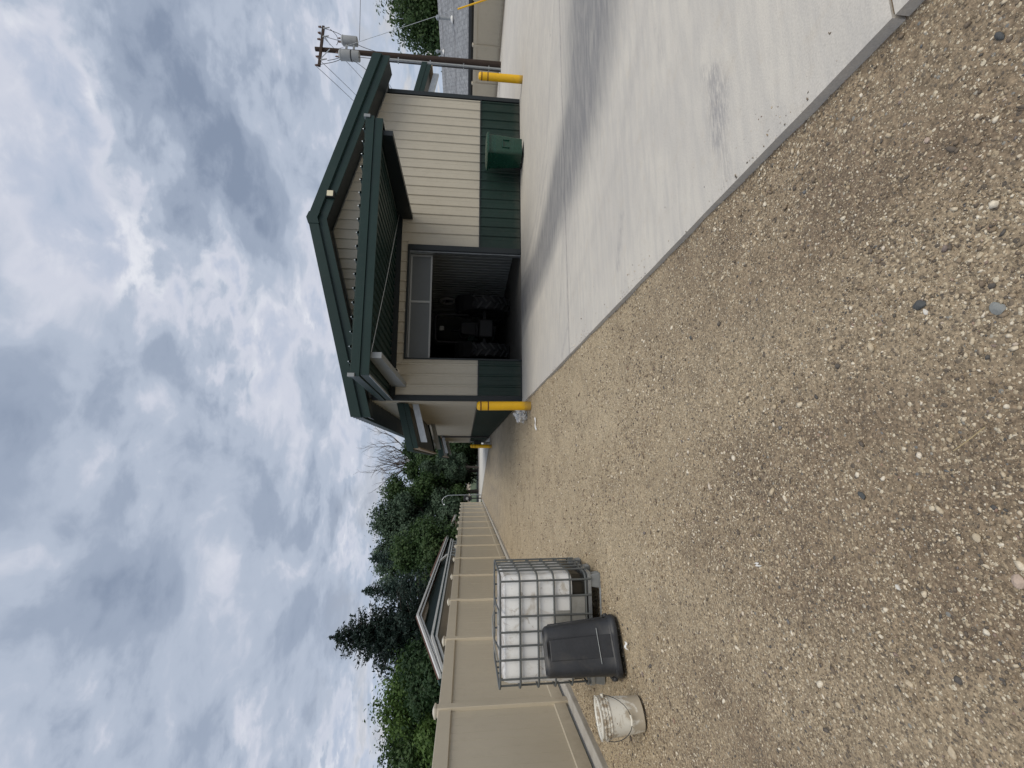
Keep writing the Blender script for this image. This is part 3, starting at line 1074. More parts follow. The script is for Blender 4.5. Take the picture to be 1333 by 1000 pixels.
        for (y0, y1, t0, t1, nm) in ((ya - .02, ya + .05, -.03, .215, 'rake_fascia'), (ya + .01, ya + .055, .216, .235, 'rake_drip'), (ya + .04, ya + .09, .236, .445, 'rake_board')):
            B(slope_board(y0, y1, t0, t1, RXC, xe), nm, 'green', roof)
        B(slope_board(ya + .09, BY0 - .001, .36, .40, RXC, xe), 'soffit', 'trim', roof)
        # eave fascia and eave soffit
        ex0, ex1 = (xe - .01, xe + .05) if sgn < 0 else (xe - .05, xe + .01)
        B(MB().box(ex0, ex1, ya + .05, yb, roof_top(xe) - .235, roof_top(xe) - .04), 'eave_fascia', 'green', roof)
        wx = BX0 if sgn < 0 else BX1
        B(MB().box(min(xe, wx) + .05 * (sgn < 0), max(xe, wx) - .05 * (sgn > 0), BY0, yb, roof_top(xe) - .24, roof_top(xe) - .20), 'eave_soffit', 'trim', roof)
    # peak cap
    m = MB()
    pk = [(RXC - .17, ya - .035, roof_top(RXC + .17) + .045), (RXC, ya - .035, 5.79 + .06), (RXC + .17, ya - .035, roof_top(RXC + .17) + .045), (RXC + .17, ya - .035, roof_top(RXC + .17) - .235), (RXC, ya - .035, 5.79 - .225), (RXC - .17, ya - .035, roof_top(RXC + .17) - .235)]
    m.prism(pk, (0, .08, 0))
    B(m, 'peak_cap', 'green')
    m = MB().prism([(RXC - .2, ya + .05, roof_top(RXC + .2) + .03), (RXC, ya + .05, 5.84), (RXC + .2, ya + .05, roof_top(RXC + .2) + .03), (RXC + .2, ya + .05, roof_top(RXC + .2) + .015), (RXC, ya + .05, 5.82), (RXC - .2, ya + .05, roof_top(RXC + .2) + .015)], (0, yb - ya - .05, 0))
    B(m, 'ridge_cap', 'green')
    # wall-wash light on the rake and a dome camera under the awning
    zl = roof_top(7.2) - .32
    lf = B(MB().box(7.08, 7.28, ya - .05, ya + .04, zl - .10, zl + .10), 'light_fixture', 'dark_metal', bevel=.01)
    B(MB().box(7.10, 7.26, ya - .062, ya - .048, zl - .075, zl + .085), 'lens', 'lamp_lens', lf, bevel=.005)
    m = MB().tube([(2.45, BY0 - .16, 3.43), (2.45, BY0 - .0, 3.43)], [.055, .065], 16)
    sc = B(m, 'security_camera', 'camera_white', smooth=True)
    B(MB().tube([(2.45, BY0 - .20, 3.425), (2.45, BY0 - .155, 3.425)], [.035, .045], 14), 'camera_lens', 'dark_metal', sc, smooth=True)


make_building()


def make_front_awning():
    x0, x1, y0, y1 = 1.63, 7.32, 8.40, 11.80
    zt, zb = 3.755, 3.85                 # roof height at front and at wall
    # deck: ribs run out from the wall
    m = MB()
    prof = []
    x = x0 + .03
    while x < x1 - .3:
        prof += [(x, 0), (x + .22, 0), (x + .235, .034), (x + .275, .034), (x + .29, 0)]
        x += .298
    prof.append((x1 - .03, 0))
    for (xx, o) in prof:
        m.v += [(xx, y0 - .02, zt + o), (xx, y1, zb + o), (xx, y0 - .02, zt - .012 + o), (xx, y1, zb - .012 + o)]
    for i in range(len(prof) - 1):
        a = 4 * i
        m.f += [(a, a + 4, a + 5, a + 1), (a + 2, a + 3, a + 7, a + 6), (a, a + 2, a + 6, a + 4)]
    aw = B(m, 'awning', 'green')
    tag(aw, 'wide dark green awning over the open overhead door')
    # purlins under the deck seen as dark ribs, plus ledger on the wall
    prof = []
    x = x0 + .1
    while x < x1 - .2:
        prof += [(x, 0), (x + .10, 0), (x + .115, .035), (x + .185, .035), (x + .2, 0)]
        x += .2
    m = MB()
    for (xx, o) in prof:
        m.v += [(xx, y0 + .1, 3.50 + o), (xx, y1, 3.58 + o)]
    for i in range(len(prof) - 1):
        m.f.append((2 * i, 2 * i + 1, 2 * i + 3, 2 * i + 2))
    B(m, 'ceiling_sheet', 'green', aw)
    B(MB().box(x0 + .1, x1 - .1, y1 - .06, y1 - .002, 3.44, 3.58), 'ledger', 'trim', aw)
    # fascia, two steps
    B(MB().box(x0, x1, y0 - .02, y0 + .03, 3.575, 3.745), 'fascia', 'green', aw, bevel=.006)
    B(MB().box(x0 + .03, x1 - .03, y0 + .005, y0 + .05, 3.40, 3.572), 'fascia', 'green', aw, bevel=.006)
    for xa, xb in ((x0, x0 + .05), (x1 - .05, x1)):
        B(MB().hexa([(xa, y0 + .031, 3.575), (xb, y0 + .031, 3.575), (xb, y1, 3.68), (xa, y1, 3.68), (xa, y0 + .031, 3.75), (xb, y0 + .031, 3.75), (xb, y1, 3.845), (xa, y1, 3.845)]), 'fascia', 'green', aw, bevel=.006)
        o = .03 if xa == x0 else -.03
        B(MB().hexa([(xa + o, y0 + .051, 3.41), (xb + o, y0 + .051, 3.41), (xb + o, y1, 3.52), (xa + o, y1, 3.52), (xa + o, y0 + .051, 3.573), (xb + o, y0 + .051, 3.573), (xb + o, y1, 3.678), (xa + o, y1, 3.678)]), 'fascia', 'green', aw, bevel=.006)
        B(MB().box(xa - .01, xb + .01, y0 - .045, y0 + .04, 3.66, 3.79), 'corner_cap', 'steel_grey', aw, bevel=.004)
        # pale strip along the bottom of the end board
        B(MB().hexa([(xa + o - .012, y0 + .05, 3.392), (xb + o - .02, y0 + .05, 3.392), (xb + o - .02, y1, 3.502), (xa + o - .012, y1, 3.502), (xa + o - .012, y0 + .05, 3.409), (xb + o - .02, y0 + .05, 3.409), (xb + o - .02, y1, 3.519), (xa + o - .012, y1, 3.519)]), 'edge_strip', 'galv', aw)
    # carrying beams out from the wall
    for xb in (2.02, 6.96):
        m = MB().hexa([(xb, y0 + .10, 3.20), (xb + .12, y0 + .10, 3.20), (xb + .12, y1 + .01, 3.16), (xb, y1 + .01, 3.16), (xb, y0 + .10, 3.44), (xb + .12, y0 + .10, 3.44), (xb + .12, y1 + .01, 3.54), (xb, y1 + .01, 3.54)])
        B(m, 'bracket', 'steel_grey' if xb < 4 else 'trim', aw, bevel=.004)  # left beam coloured pale for its lit outer face, right dark for shade
    # conduit strung under the ceiling and pale studs standing in for glints on the rib ends
    B(MB().tube([(2.14, y0 + .25, 3.44), (4.3, y0 + 1.6, 3.47), (6.9, y1 - .3, 3.50)], .009, 6), 'conduit', 'galv', aw)
    sm = MB().tube([(0, 0, 0), (0, 0, .02)], [.016, .007], 8).mesh('rib_glint', 'galv')
    x = x0 + .03
    while x < x1 - .3:
        o = link('rib_glint', sm, aw)
        o.location = (x + .255 - BINV.x, y0 - .012 - BINV.y, zt + .03)
        x += .298


make_front_awning()


def make_side_awning(X, sgn, ya, yb, out, drop, lab):
    """shed awning on a side wall; sgn is the direction away from the wall"""
    zw = 3.48
    xo = X + sgn * out
    f = lambda x: zw - drop * abs(x - X) / out

    def slab(x_a, x_b, y_a, y_b, t0, t1):
        a, b = x_a, x_b
        return MB().hexa([(a, y_a, f(a) - t1), (b, y_a, f(b) - t1), (b, y_b, f(b) - t1), (a, y_b, f(a) - t1), (a, y_a, f(a) - t0), (b, y_a, f(b) - t0), (b, y_b, f(b) - t0), (a, y_b, f(a) - t0)])
    Xw = X + sgn * .04
    aw = B(slab(Xw, xo, ya + .02, yb - .02, 0.0, .03), 'awning', 'green')
    tag(aw, lab)
    for ye in (ya, yb - .05):
        B(slab(Xw, xo, ye, ye + .05, -.012, .165), 'fascia', 'green', aw, bevel=.005)
        B(slab(Xw, xo - sgn * .03, ye + .012, ye + .048, .166, .31), 'fascia', 'green', aw, bevel=.005)
    B(slab(xo - sgn * .001, xo + sgn * .05, ya, yb, -.012, .165), 'fascia', 'green', aw, bevel=.005)
    B(slab(xo - sgn * .06, xo - sgn * .002, ya + .05, yb - .05, .166, .34), 'fascia', 'shed_wall', aw, bevel=.005)
    B(slab(Xw, xo - sgn * .061, ya + .06, yb - .06, .22, .25), 'ceiling_sheet', 'trim', aw)
    for yk in (ya + .16, yb - .3):
        B(slab(Xw, X + sgn * (out - .20), yk, yk + .10, .40, .58), 'bracket', 'galv', aw, bevel=.004)


make_side_awning(BX0, -1, 12.36, 19.6, 1.32, 0.34, 'dark green side awning nearest the yellow bollard')
make_side_awning(BX0, -1, 27.3, 34.5, 1.32, 0.34, 'farther dark green side awning down the alley')
make_side_awning(BX1, 1, 12.36, 19.6, 1.66, 0.34, 'dark green side awning in front of the utility pole')
B(MB().tube([(1.56, 27.1, 3.0), (1.56, 27.1, .35), (1.50, 27.1, .15)], .045, 8), 'downpipe', 'dark_metal', smooth=True)


# ------------------------------------------------------------------ inside of the workshop
def make_interior():
    fl = tag(MB().box(BX0 + .14, BX1 - .14, BY0 - .02, BY1 - .14, -.12, 0.003).build('workshop_floor', 'floor'), kind='structure')
    # ribbed partition to the right of the door
    root = empty('partition_wall', (7.05, BY0 + .14, 0), 0, 'ribbed grey metal partition inside the dark workshop', 'wall')
    w = .23
    prof = [(0, 0), (.13, 0), (.15, -.03), (.20, -.03), (.22, 0), (w, 0)]
    m = MB()
    for (a, o) in prof:
        m.v += [(o, a, 0.005), (o, a, 3.95)]
    for i in range(len(prof) - 1):
        m.f.append((2 * i, 2 * i + 1, 2 * i + 3, 2 * i + 2))
    me = m.mesh('wall_panel', 'liner')
    for k in range(60):
        link('wall_panel', me, root).location = (0, k * w, 0)
    MB().box(.01, .08, 0, 60 * w, 0.004, 3.95).build('stud_wall', 'interior', root)
    tag(MB().box(BX0 + .14, BX1 - .14, BY0 + .15, BY1 - .15, 3.97, 4.03).build('workshop_ceiling', 'interior'), kind='structure')


make_interior()


def wheel(root, c, r, w, rim):
    """lugged wheel about the X axis: tyre (> lugs) and rim under a wheel part"""
    cx, cy, cz = c
    m = MB()
    n = 40
    prof = [(rim, -.40), (rim + .06, -.5), (.92, -.5), (.975, -.38), (.985, 0), (.975, .38), (.92, .5), (rim + .06, .5), (rim, .40)]
    for k in range(n):
        t = 2 * math.pi * k / n
        for (q, o) in prof:
            m.v.append((cx + o * w, cy + q * r * math.cos(t), cz + q * r * math.sin(t)))
    P = len(prof)
    for k in range(n):
        k2 = (k + 1) % n
        for i in range(P):
            i2 = (i + 1) % P
            m.f.append((k * P + i, k * P + i2, k2 * P + i2, k2 * P + i))
    tyre = m.build('tyre', 'rubber', root, smooth=True)
    lug = MB()
    for k in range(20):
        for sg in (-1, 1):
            t0 = 2 * math.pi * (k + (.5 if sg > 0 else 0)) / 20
            t1 = t0 + .20
            p = Vector((cx, cy + r * .985 * math.cos(t1), cz + r * .985 * math.sin(t1)))
            q = Vector((cx + sg * w * .49, cy + r * .965 * math.cos(t0), cz + r * .965 * math.sin(t0)))
            lug.bar(p, q, .055, .10, Vector((0, math.cos((t0 + t1) / 2), math.sin((t0 + t1) / 2))))
    lug.build('tread_lugs', 'lug', tyre)
    MB().tube([(cx - .2 * w, cy, cz), (cx + .2 * w, cy, cz)], r * rim * 1.02, 24).build('rim', 'dark_metal', tyre, smooth=True)


def make_tractor():
    root = empty('tractor', (4.75, 15.2, .004), R(-8), 'dark tractor with lugged rear tyres parked inside the open doorway', 'tractor')
    r = .92
    for s_ in (-1, 1):
        wheel(root, (s_ * .82, 0, r), r, .46, .5)
        m = MB()
        arc = []
        for k in range(9):
            t = R(25 + k * 16)
            arc.append((math.cos(t) * (r + .12), r + math.sin(t) * (r + .12)))
        for (y, z) in arc:
            m.v += [(s_ * .55, y, z), (s_ * 1.08, y, z), (s_ * .55, y, z + .03), (s_ * 1.08, y, z + .03)]
        for k in range(8):
            q = 4 * k
            m.f += [(q, q + 4, q + 5, q + 1), (q + 2, q + 3, q + 7, q + 6), (q, q + 2, q + 6, q + 4), (q + 1, q + 5, q + 7, q + 3)]
        m.build('fender', 'rack_black', root)
        wheel(root, (s_ * .72, 2.05, .46), .46, .28, .5)
        MB().tube([(s_ * .5, -.1, 1.5), (s_ * .5, -.12, 2.55), (s_ * .42, -.12, 2.66)], .04, 10).build('roll_bar_post', 'dark_metal', root, smooth=True)
    MB().tube([(-.42, -.12, 2.66), (.42, -.12, 2.66)], .04, 10).build('roll_bar_top', 'dark_metal', root, smooth=True)
    MB().box(-.32, .32, -.35, 1.1, .62, 1.12).build('body', 'rack_black', root, bevel=.05)
    h = MB().hexa([(-.30, 1.05, .70), (.30, 1.05, .70), (.26, 2.75, .66), (-.26, 2.75, .66), (-.30, 1.05, 1.55), (.30, 1.05, 1.55), (.26, 2.75, 1.32), (-.26, 2.75, 1.32)]).build('hood', 'cart_green', root, bevel=.06)
    MB().box(-.2, .2, 2.74, 2.80, .75, 1.25).build('grille', 'dark_metal', h, bevel=.01)
    MB().box(-.25, .25, -.05, .42, 1.12, 1.26).build('seat', 'rubber', root, bevel=.05)
    MB().hexa([(-.24, -.12, 1.22), (.24, -.12, 1.22), (.24, .0, 1.22), (-.24, .0, 1.22), (-.20, -.22, 1.75), (.20, -.22, 1.75), (.20, -.12, 1.75), (-.20, -.12, 1.75)]).build('backrest', 'rubber', root, bevel=.04)
    pts = [(.21 * math.cos(2 * math.pi * k / 24), .95 + .08 * math.sin(2 * math.pi * k / 24), 1.66 + .19 * math.sin(2 * math.pi * k / 24)) for k in range(25)]
    st = MB().tube(pts, .018, 8, caps=False).build('steering_wheel', 'dark_metal', root, smooth=True)
    MB().tube([(0, .95, 1.66), (0, 1.15, 1.3)], .022, 8).build('column', 'dark_metal', st, smooth=True)
    MB().box(-.10, .06, -.20, -.12, 2.36, 2.52).build('work_light', 'plate', root, bevel=.02)
    MB().tube([(.22, 1.7, 1.45), (.22, 1.7, 2.2)], .04, 10).build('exhaust', 'dark_metal', root, smooth=True)
    MB().box(-.9, .9, -.03, .03, r - .06, r + .06).build('axle', 'rack_black', root, bevel=.01)


make_tractor()


def ring_obj():
    root = empty('wheel_ring', (6.94, 18.2, 2.42), R(90), 'bare round wheel rim hung on the ribbed partition inside the doorway', 'wheel')
    pts = [(0.30 * math.cos(2 * math.pi * k / 28), 0, .30 * math.sin(2 * math.pi * k / 28)) for k in range(29)]
    MB().tube(pts, .055, 8, caps=False).build('rim', 'white_trim', root, smooth=True)
    MB().tube([(0, -.04, 0), (0, .04, 0)], .07, 14).build('hub', 'dark_metal', root, smooth=True)
    for k in range(4):
        t = math.pi * k / 2 + .4
        MB().bar((.06 * math.cos(t), 0, .06 * math.sin(t)), (.285 * math.cos(t), 0, .285 * math.sin(t)), .035, .035, (0, 1, 0)).build('spoke', 'steel_grey', root)


ring_obj()


# ------------------------------------------------------------------ bollards
def make_bollard(loc, label, lean=(0, 0)):
    root = empty('bollard', loc, 0, label, 'bollard', 'yellow bollards at the building')
    root.rotation_euler = (lean[0], lean[1], 0)
    prof = [(.0, 1.315), (.06, 1.312), (.092, 1.295), (.108, 1.262), (.110, 1.235), (.110, -.02)]
    MB().lathe(prof, 28).build('sleeve', 'yellow', root, smooth=True)
    for z in (1.215, 1.035):
        MB().lathe([(.110, z - .015), (.1135, z - .012), (.1135, z + .012), (.110, z + .015)], 28).build('band', 'yellow_band', root, smooth=True)
    return root


make_bollard((1.38, 10.62, GZ + .03), 'yellow bollard on the gravel at the left corner of the building', (R(.4), R(-.6)))
make_bollard((11.32, 11.12, 0), 'yellow bollard on the concrete at the right corner of the building')
make_bollard((0.98, 27.2, GZ), 'small distant yellow bollard far down the alley', (R(.6), R(.8)))


# ------------------------------------------------------------------ green wheeled cart
def make_cart():
    root = empty('wheeled_bin', (8.86, 11.18, 0), R(4), 'dark green wheeled refuse bin standing against the green wainscot', 'bin')
    hb, ht = .275, .315
    db, dt = .30, .36
    z0, z1 = .06, 1.0

    def ring(z, k):
        w = hb + (ht - hb) * k
        d = db + (dt - db) * k
        r = .07
        pts = []
        for (cx, cy, a0) in ((w - r, d - r, 0), (-w + r, d - r, 90), (-w + r, -d + r, 180), (w - r, -d + r, 270)):
            for q in range(5):
                t = R(a0 + q * 22.5)
                pts.append((cx + r * math.cos(t), cy + r * math.sin(t), z))
        return pts
    m = MB()
    zs = [(z0, 0), (.5, .5), (.78, .80), (.80, .86), (.84, .86), (.86, .83), (.95, .93), (.955, 1.04), (z1, 1.05)]
    for z, k in zs:
        m.v += ring(z, k)
    n = 20
    for i in range(len(zs) - 1):
        for k in range(n):
            k2 = (k + 1) % n
            m.f.append((i * n + k, i * n + k2, (i + 1) * n + k2, (i + 1) * n + k))
    m.f.append(tuple(reversed(range(n))))
    body = m.build('body', 'cart_green', root, smooth=True)
    # recessed-looking front grip frame
    MB().box(-.14, .14, -.372, -.325, .60, .63).box(-.14, -.11, -.36, -.315, .42, .60).box(.11, .14, -.36, -.315, .42, .60).build('grip_frame', 'cart_green', body, bevel=.006)
    lid = MB()
    for z, k in ((1.0, 1.12), (1.035, 1.12), (1.075, .98), (1.09, .6)):
        w, d, r = .315 * k, .36 * k, .07
        for (cx, cy, a0) in ((w - r, d - r, 0), (-w + r, d - r, 90), (-w + r, -d + r, 180), (w - r, -d + r, 270)):
            for q in range(5):
                t = R(a0 + q * 22.5)
                lid.v.append((cx + r * math.cos(t), cy + r * math.sin(t), z))
    for i in range(3):
        for k in range(n):
            k2 = (k + 1) % n
            lid.f.append((i * n + k, i * n + k2, (i + 1) * n + k2, (i + 1) * n + k))
    lid.f.append(tuple(range(3 * n, 4 * n)))
    lid.f.append(tuple(reversed(range(n))))
    lid.build('lid', 'cart_green', root, smooth=True)
    MB().tube([(-.25, .40, 1.0), (-.25, .46, 1.03), (.25, .46, 1.03), (.25, .40, 1.0)], .018, 8).build('handle', 'cart_green', root, smooth=True)
    for s in (-1, 1):
        w = MB().tube([(s * .20, .24, .125), (s * .265, .24, .125)], .125, 20).build('wheel', 'rubber', root, smooth=True)
        MB().tube([(s * .19, .24, .125), (s * .272, .24, .125)], .06, 14).build('hub', 'dark_metal', w, smooth=True)
    MB().tube([(-.2, .24, .125), (.2, .24, .125)], .014, 8).build('axle', 'galv', root)


make_cart()


# ------------------------------------------------------------------ caged tank
def rounded_rect(w, d, r, n=6):
    pts = []
    for (cx, cy, a0) in ((w - r, d - r, 0), (-w + r, d - r, 90), (-w + r, -d + r, 180), (w - r, -d + r, 270)):
        for q in range(n + 1):
            t = R(a0 + q * 90.0 / n)
            pts.append((cx + r * math.cos(t), cy + r * math.sin(t)))
    return pts


def make_tank():
    root = empty('caged_tank', (-1.88, 5.74, GZ), R(1.5), 'white plastic tank in a wire cage on a pallet beside the fence', 'tank')
    W2, D2 = .595, .50
    # bottle
    n = 28

    def shell(levels):
        m = MB()
        for z, inset, r in levels:
            m.v += [(x, y, z) for x, y in rounded_rect(W2 - .03 - inset, D2 - .03 - inset, r)]
        for i in range(len(levels) - 1):
            for k in range(n):
                k2 = (k + 1) % n
                m.f.append((i * n + k, i * n + k2, (i + 1) * n + k2, (i + 1) * n + k))
        return m
    up = shell([(.345, .0, .12), (.55, -.004, .12), (.75, .004, .12), (.95, -.004, .12), (1.08, .0, .12), (1.125, .012, .12), (1.15, .05, .10), (1.158, .12, .08)])
    up.f.append(tuple(range(7 * n, 8 * n)))
    bottle = up.build('bottle', 'bottle', root, smooth=True)
    lo = shell([(.155, .08, .09), (.175, .02, .12), (.25, .0, .12), (.345, .0, .12)])
    lo.f.append(tuple(reversed(range(n))))
    lo.build('dark_liquid', 'liquid', bottle, smooth=True)
    MB().lathe([(.08, 1.155), (.08, 1.17), (.07, 1.178), (.0, 1.18)], 24).build('filler_cap', 'plate', bottle, smooth=True)
    # cage
    for z in (.19, .375, .565, .755, .96, 1.185):
        pts = [(x, y, z) for x, y in rounded_rect(W2, D2, .10)]
        MB().tube(pts + [pts[0]], .0118, 8, caps=False).build('cage_ring', 'cage', root, smooth=True)
    vm = MB().tube([(0, 0, .13), (0, 0, 1.185)], .0112, 8).mesh('cage_upright', 'cage', True)
    pos = [(x, -D2 - .012) for x in (-.47, -.28, -.14, .0, .16, .36, .53)] + [(x, D2 + .012) for x in (-.45, -.27, -.09, .09, .27, .45)]
    pos += [(W2 + .012, y) for y in (-.33, -.16, .0, .16, .33)] + [(-W2 - .012, y) for y in (-.33, -.16, .0, .16, .33)]
    for x, y in pos:
        link('cage_upright', vm, root).location = (x, y, 0)
    for x in (-.18, .2):
        MB().tube([(x, -D2, 1.188), (x + .03, -.25, 1.215 + .02 * (x < 0)), (x, .1, 1.205), (x - .02, D2, 1.188)], .0095, 8).build('top_bar', 'cage', root, smooth=True)
    # white hose loop lying on top
    MB().tube([(-.36, -.30, 1.20), (-.20, -.38, 1.235), (-.05, -.36, 1.26), (.07, -.2, 1.255), (.10, .0, 1.22), (.10, .15, 1.20)], .008, 8).build('tie_rod', 'plate', root, smooth=True)
    # info plate low on the front, between the uprights
    MB().box(-.13, .345, -D2 - .006, -D2 + .004, .205, .365).build('plate', 'plate', root, bevel=.003)
    MB().box(-.13, .20, -D2 - .008, -D2 + .004, .385, .55).build('plate', 'plate', root, bevel=.003)
    # pallet: rim, runners and corner feet
    pal = MB()
    pts = rounded_rect(W2 + .005, D2 + .005, .06)
    pal.v += [(x, y, .125) for x, y in pts] + [(x, y, .165) for x, y in pts]
    N = len(pts)
    for k in range(N):
        k2 = (k + 1) % N
        pal.f.append((k, k2, N + k2, N + k))
    pal.f.append(tuple(range(N, 2 * N)))
    pal.f.append(tuple(reversed(range(N))))
    p = pal.build('pallet', 'galv', root)
    for x in (-W2 + .09, 0, W2 - .09):
        for y in (-D2 + .07, 0, D2 - .07):
            MB().hexa([(x - .085, y - .06, .012), (x + .085, y - .06, .012), (x + .085, y + .06, .012), (x - .085, y + .06, .012), (x - .065, y - .065, .127), (x + .065, y - .065, .127), (x + .065, y + .065, .127), (x - .065, y + .065, .127)]).build('foot', 'steel_grey' if abs(x) > .1 else 'black_plastic', p, bevel=.008)
    for y in (-D2 + .07, 0, D2 - .07):
        MB().tube([(-W2 + .02, y - .045, .012), (W2 - .02, y - .045, .012)], .013, 8).build('runner', 'galv', p, smooth=True)


make_tank()


# ------------------------------------------------------------------ upturned black refuse can
def make_can():
    root = empty('refuse_can', (-1.905, 4.84, GZ + .012), R(24), 'dented black plastic refuse can upside down in front of the tank', 'bin')
    root.rotation_euler = (R(-6.5), R(-1.5), R(24))

    def sq(t):
        p = 5.0
        c, s = abs(math.cos(t)), abs(math.sin(t))
        return 1.0 / ((c ** p + s ** p) ** (1 / p))
    m = MB()
    n = 64
    # lip at the ground, tapering up to the flat bottom of the can
    prof = [(.262, .0), (.288, .004), (.292, .03), (.286, .055), (.270, .062), (.262, .075), (.257, .20), (.256, .205), (.246, .42), (.232, .70), (.228, .72), (.214, .738), (.205, .735), (.198, .715), (.0, .712)]
    m.lathe(prof, n, shape=sq)
    # press shallow vertical panels into the sides
    for i, (x, y, z) in enumerate(m.v):
        if .08 < z < .71:
            t = math.atan2(y, x)
            for a in (0, 90, 180, 270):
                d = (math.degrees(t) - a + 180) % 360 - 180
                if -14 < d < 20:
                    k = 1 - .075 * min(1, (z - .07) / .02)
                    m.v[i] = (x * k, y * k, z)
        x, y, z = m.v[i]
        w = 1 + .012 * math.sin(7 * z + 3 * math.atan2(y, x))
        zz = z
        if z < .06:
            zz = z + .010 * math.sin(3 * math.atan2(y, x) + 1)
        m.v[i] = (x * w, y * w, max(zz, 0))
    body = m.build('body', 'black_plastic', root, smooth=True)
    MB().tube([(-.15, -.268, .20), (.16, -.268, .205)], .0035, 6).build('mould_seam', 'steel_grey', body)
    for (xa, xb, w2) in ((-.105, .10, .010),):
        MB().hexa([(xa, -.266, .065), (xb, -.266, .065), (xb, -.24, .065), (xa, -.24, .065), (xa + .012, -.240, .69), (xb - .012, -.240, .69), (xb - .012, -.20, .69), (xa + .012, -.20, .69)]).build('side_panel', 'black_plastic', body, bevel=.006)
        MB().hexa([(.258, -.11, .09), (.272, -.11, .09), (.272, .11, .09), (.24, .11, .09), (.20, -.095, .69), (.243, -.095, .69), (.243, .095, .69), (.20, .095, .69)]).build('side_panel', 'black_plastic', body, bevel=.006)
    for s in (-1, 1):
        MB().box(s * .285 - .02, s * .285 + .02, -.08, .08, .035, .075).build('handle', 'black_plastic', root, bevel=.01)
    # dried mud on the upturned bottom
    mm = MB()
    mm.lathe([(.13, .7155), (.08, .718), (.0, .719)], 32, shape=sq)
    mm.build('dried_mud', 'mud', body, smooth=True)


make_can()


# ------------------------------------------------------------------ white pail
def make_pail():
    root = empty('pail', (-2.215, 4.20, GZ + .006), R(20), 'dirty white plastic pail with wire handle, front of the tank', 'bucket')
    root.rotation_euler = (R(-5.0), R(-3.0), R(15))
    n = 48
    outer = [(.0, .0), (.128, .0), (.134, .006), (.150, .285), (.152, .29)]
    m = MB().lathe(outer, n)
    inner = [(.161, .383), (.1555, .375), (.149, .30), (.131, .02), (.0, .018)]
    # stacked rings below the rim
    rims = [(.1505, .291), (.158, .293), (.158, .300), (.1515, .302), (.1515, .316), (.160, .318), (.160, .326), (.1525, .328), (.1525, .345), (.162, .347), (.1625, .356), (.1545, .358), (.1545, .372), (.164, .374), (.1665, .380), (.165, .387), (.161, .388)]
    m.lathe(rims, n)
    m.lathe(inner, n)
    body = m.build('body', 'pail_body', root, smooth=True)
    for k in range(24):
        t = 2 * math.pi * k / 24
        c, s = math.cos(t), math.sin(t)
        MB().bar((c * .1535, s * .1535, .303), (c * .1535, s * .1535, .345), .004, .010, (c, s, 0)).build('rib', 'pail_body', body)
    mm = MB().lathe([(.134, .05), (.08, .058), (.0, .052)], 28)
    mm.build('dried_mud', 'mud', body, smooth=True)
    for s in (-1, 1):
        MB().tube([(s * .150, 0, .325), (s * .175, 0, .325)], .016, 12).build('ear', 'pail_body', body, smooth=True)
    pts = []
    for k in range(15):
        a = math.pi * k / 14
        pts.append((.170 * math.cos(a), -.166 * math.sin(a) ** 0.8 - .004, .325 - .20 * math.sin(a)))
    h = MB().tube(pts, .0032, 6).build('wire_handle', 'dark_metal', root, smooth=True)
    MB().tube([pts[6], pts[7], pts[8]], .009, 8).build('grip', 'pail', h, smooth=True)


make_pail()


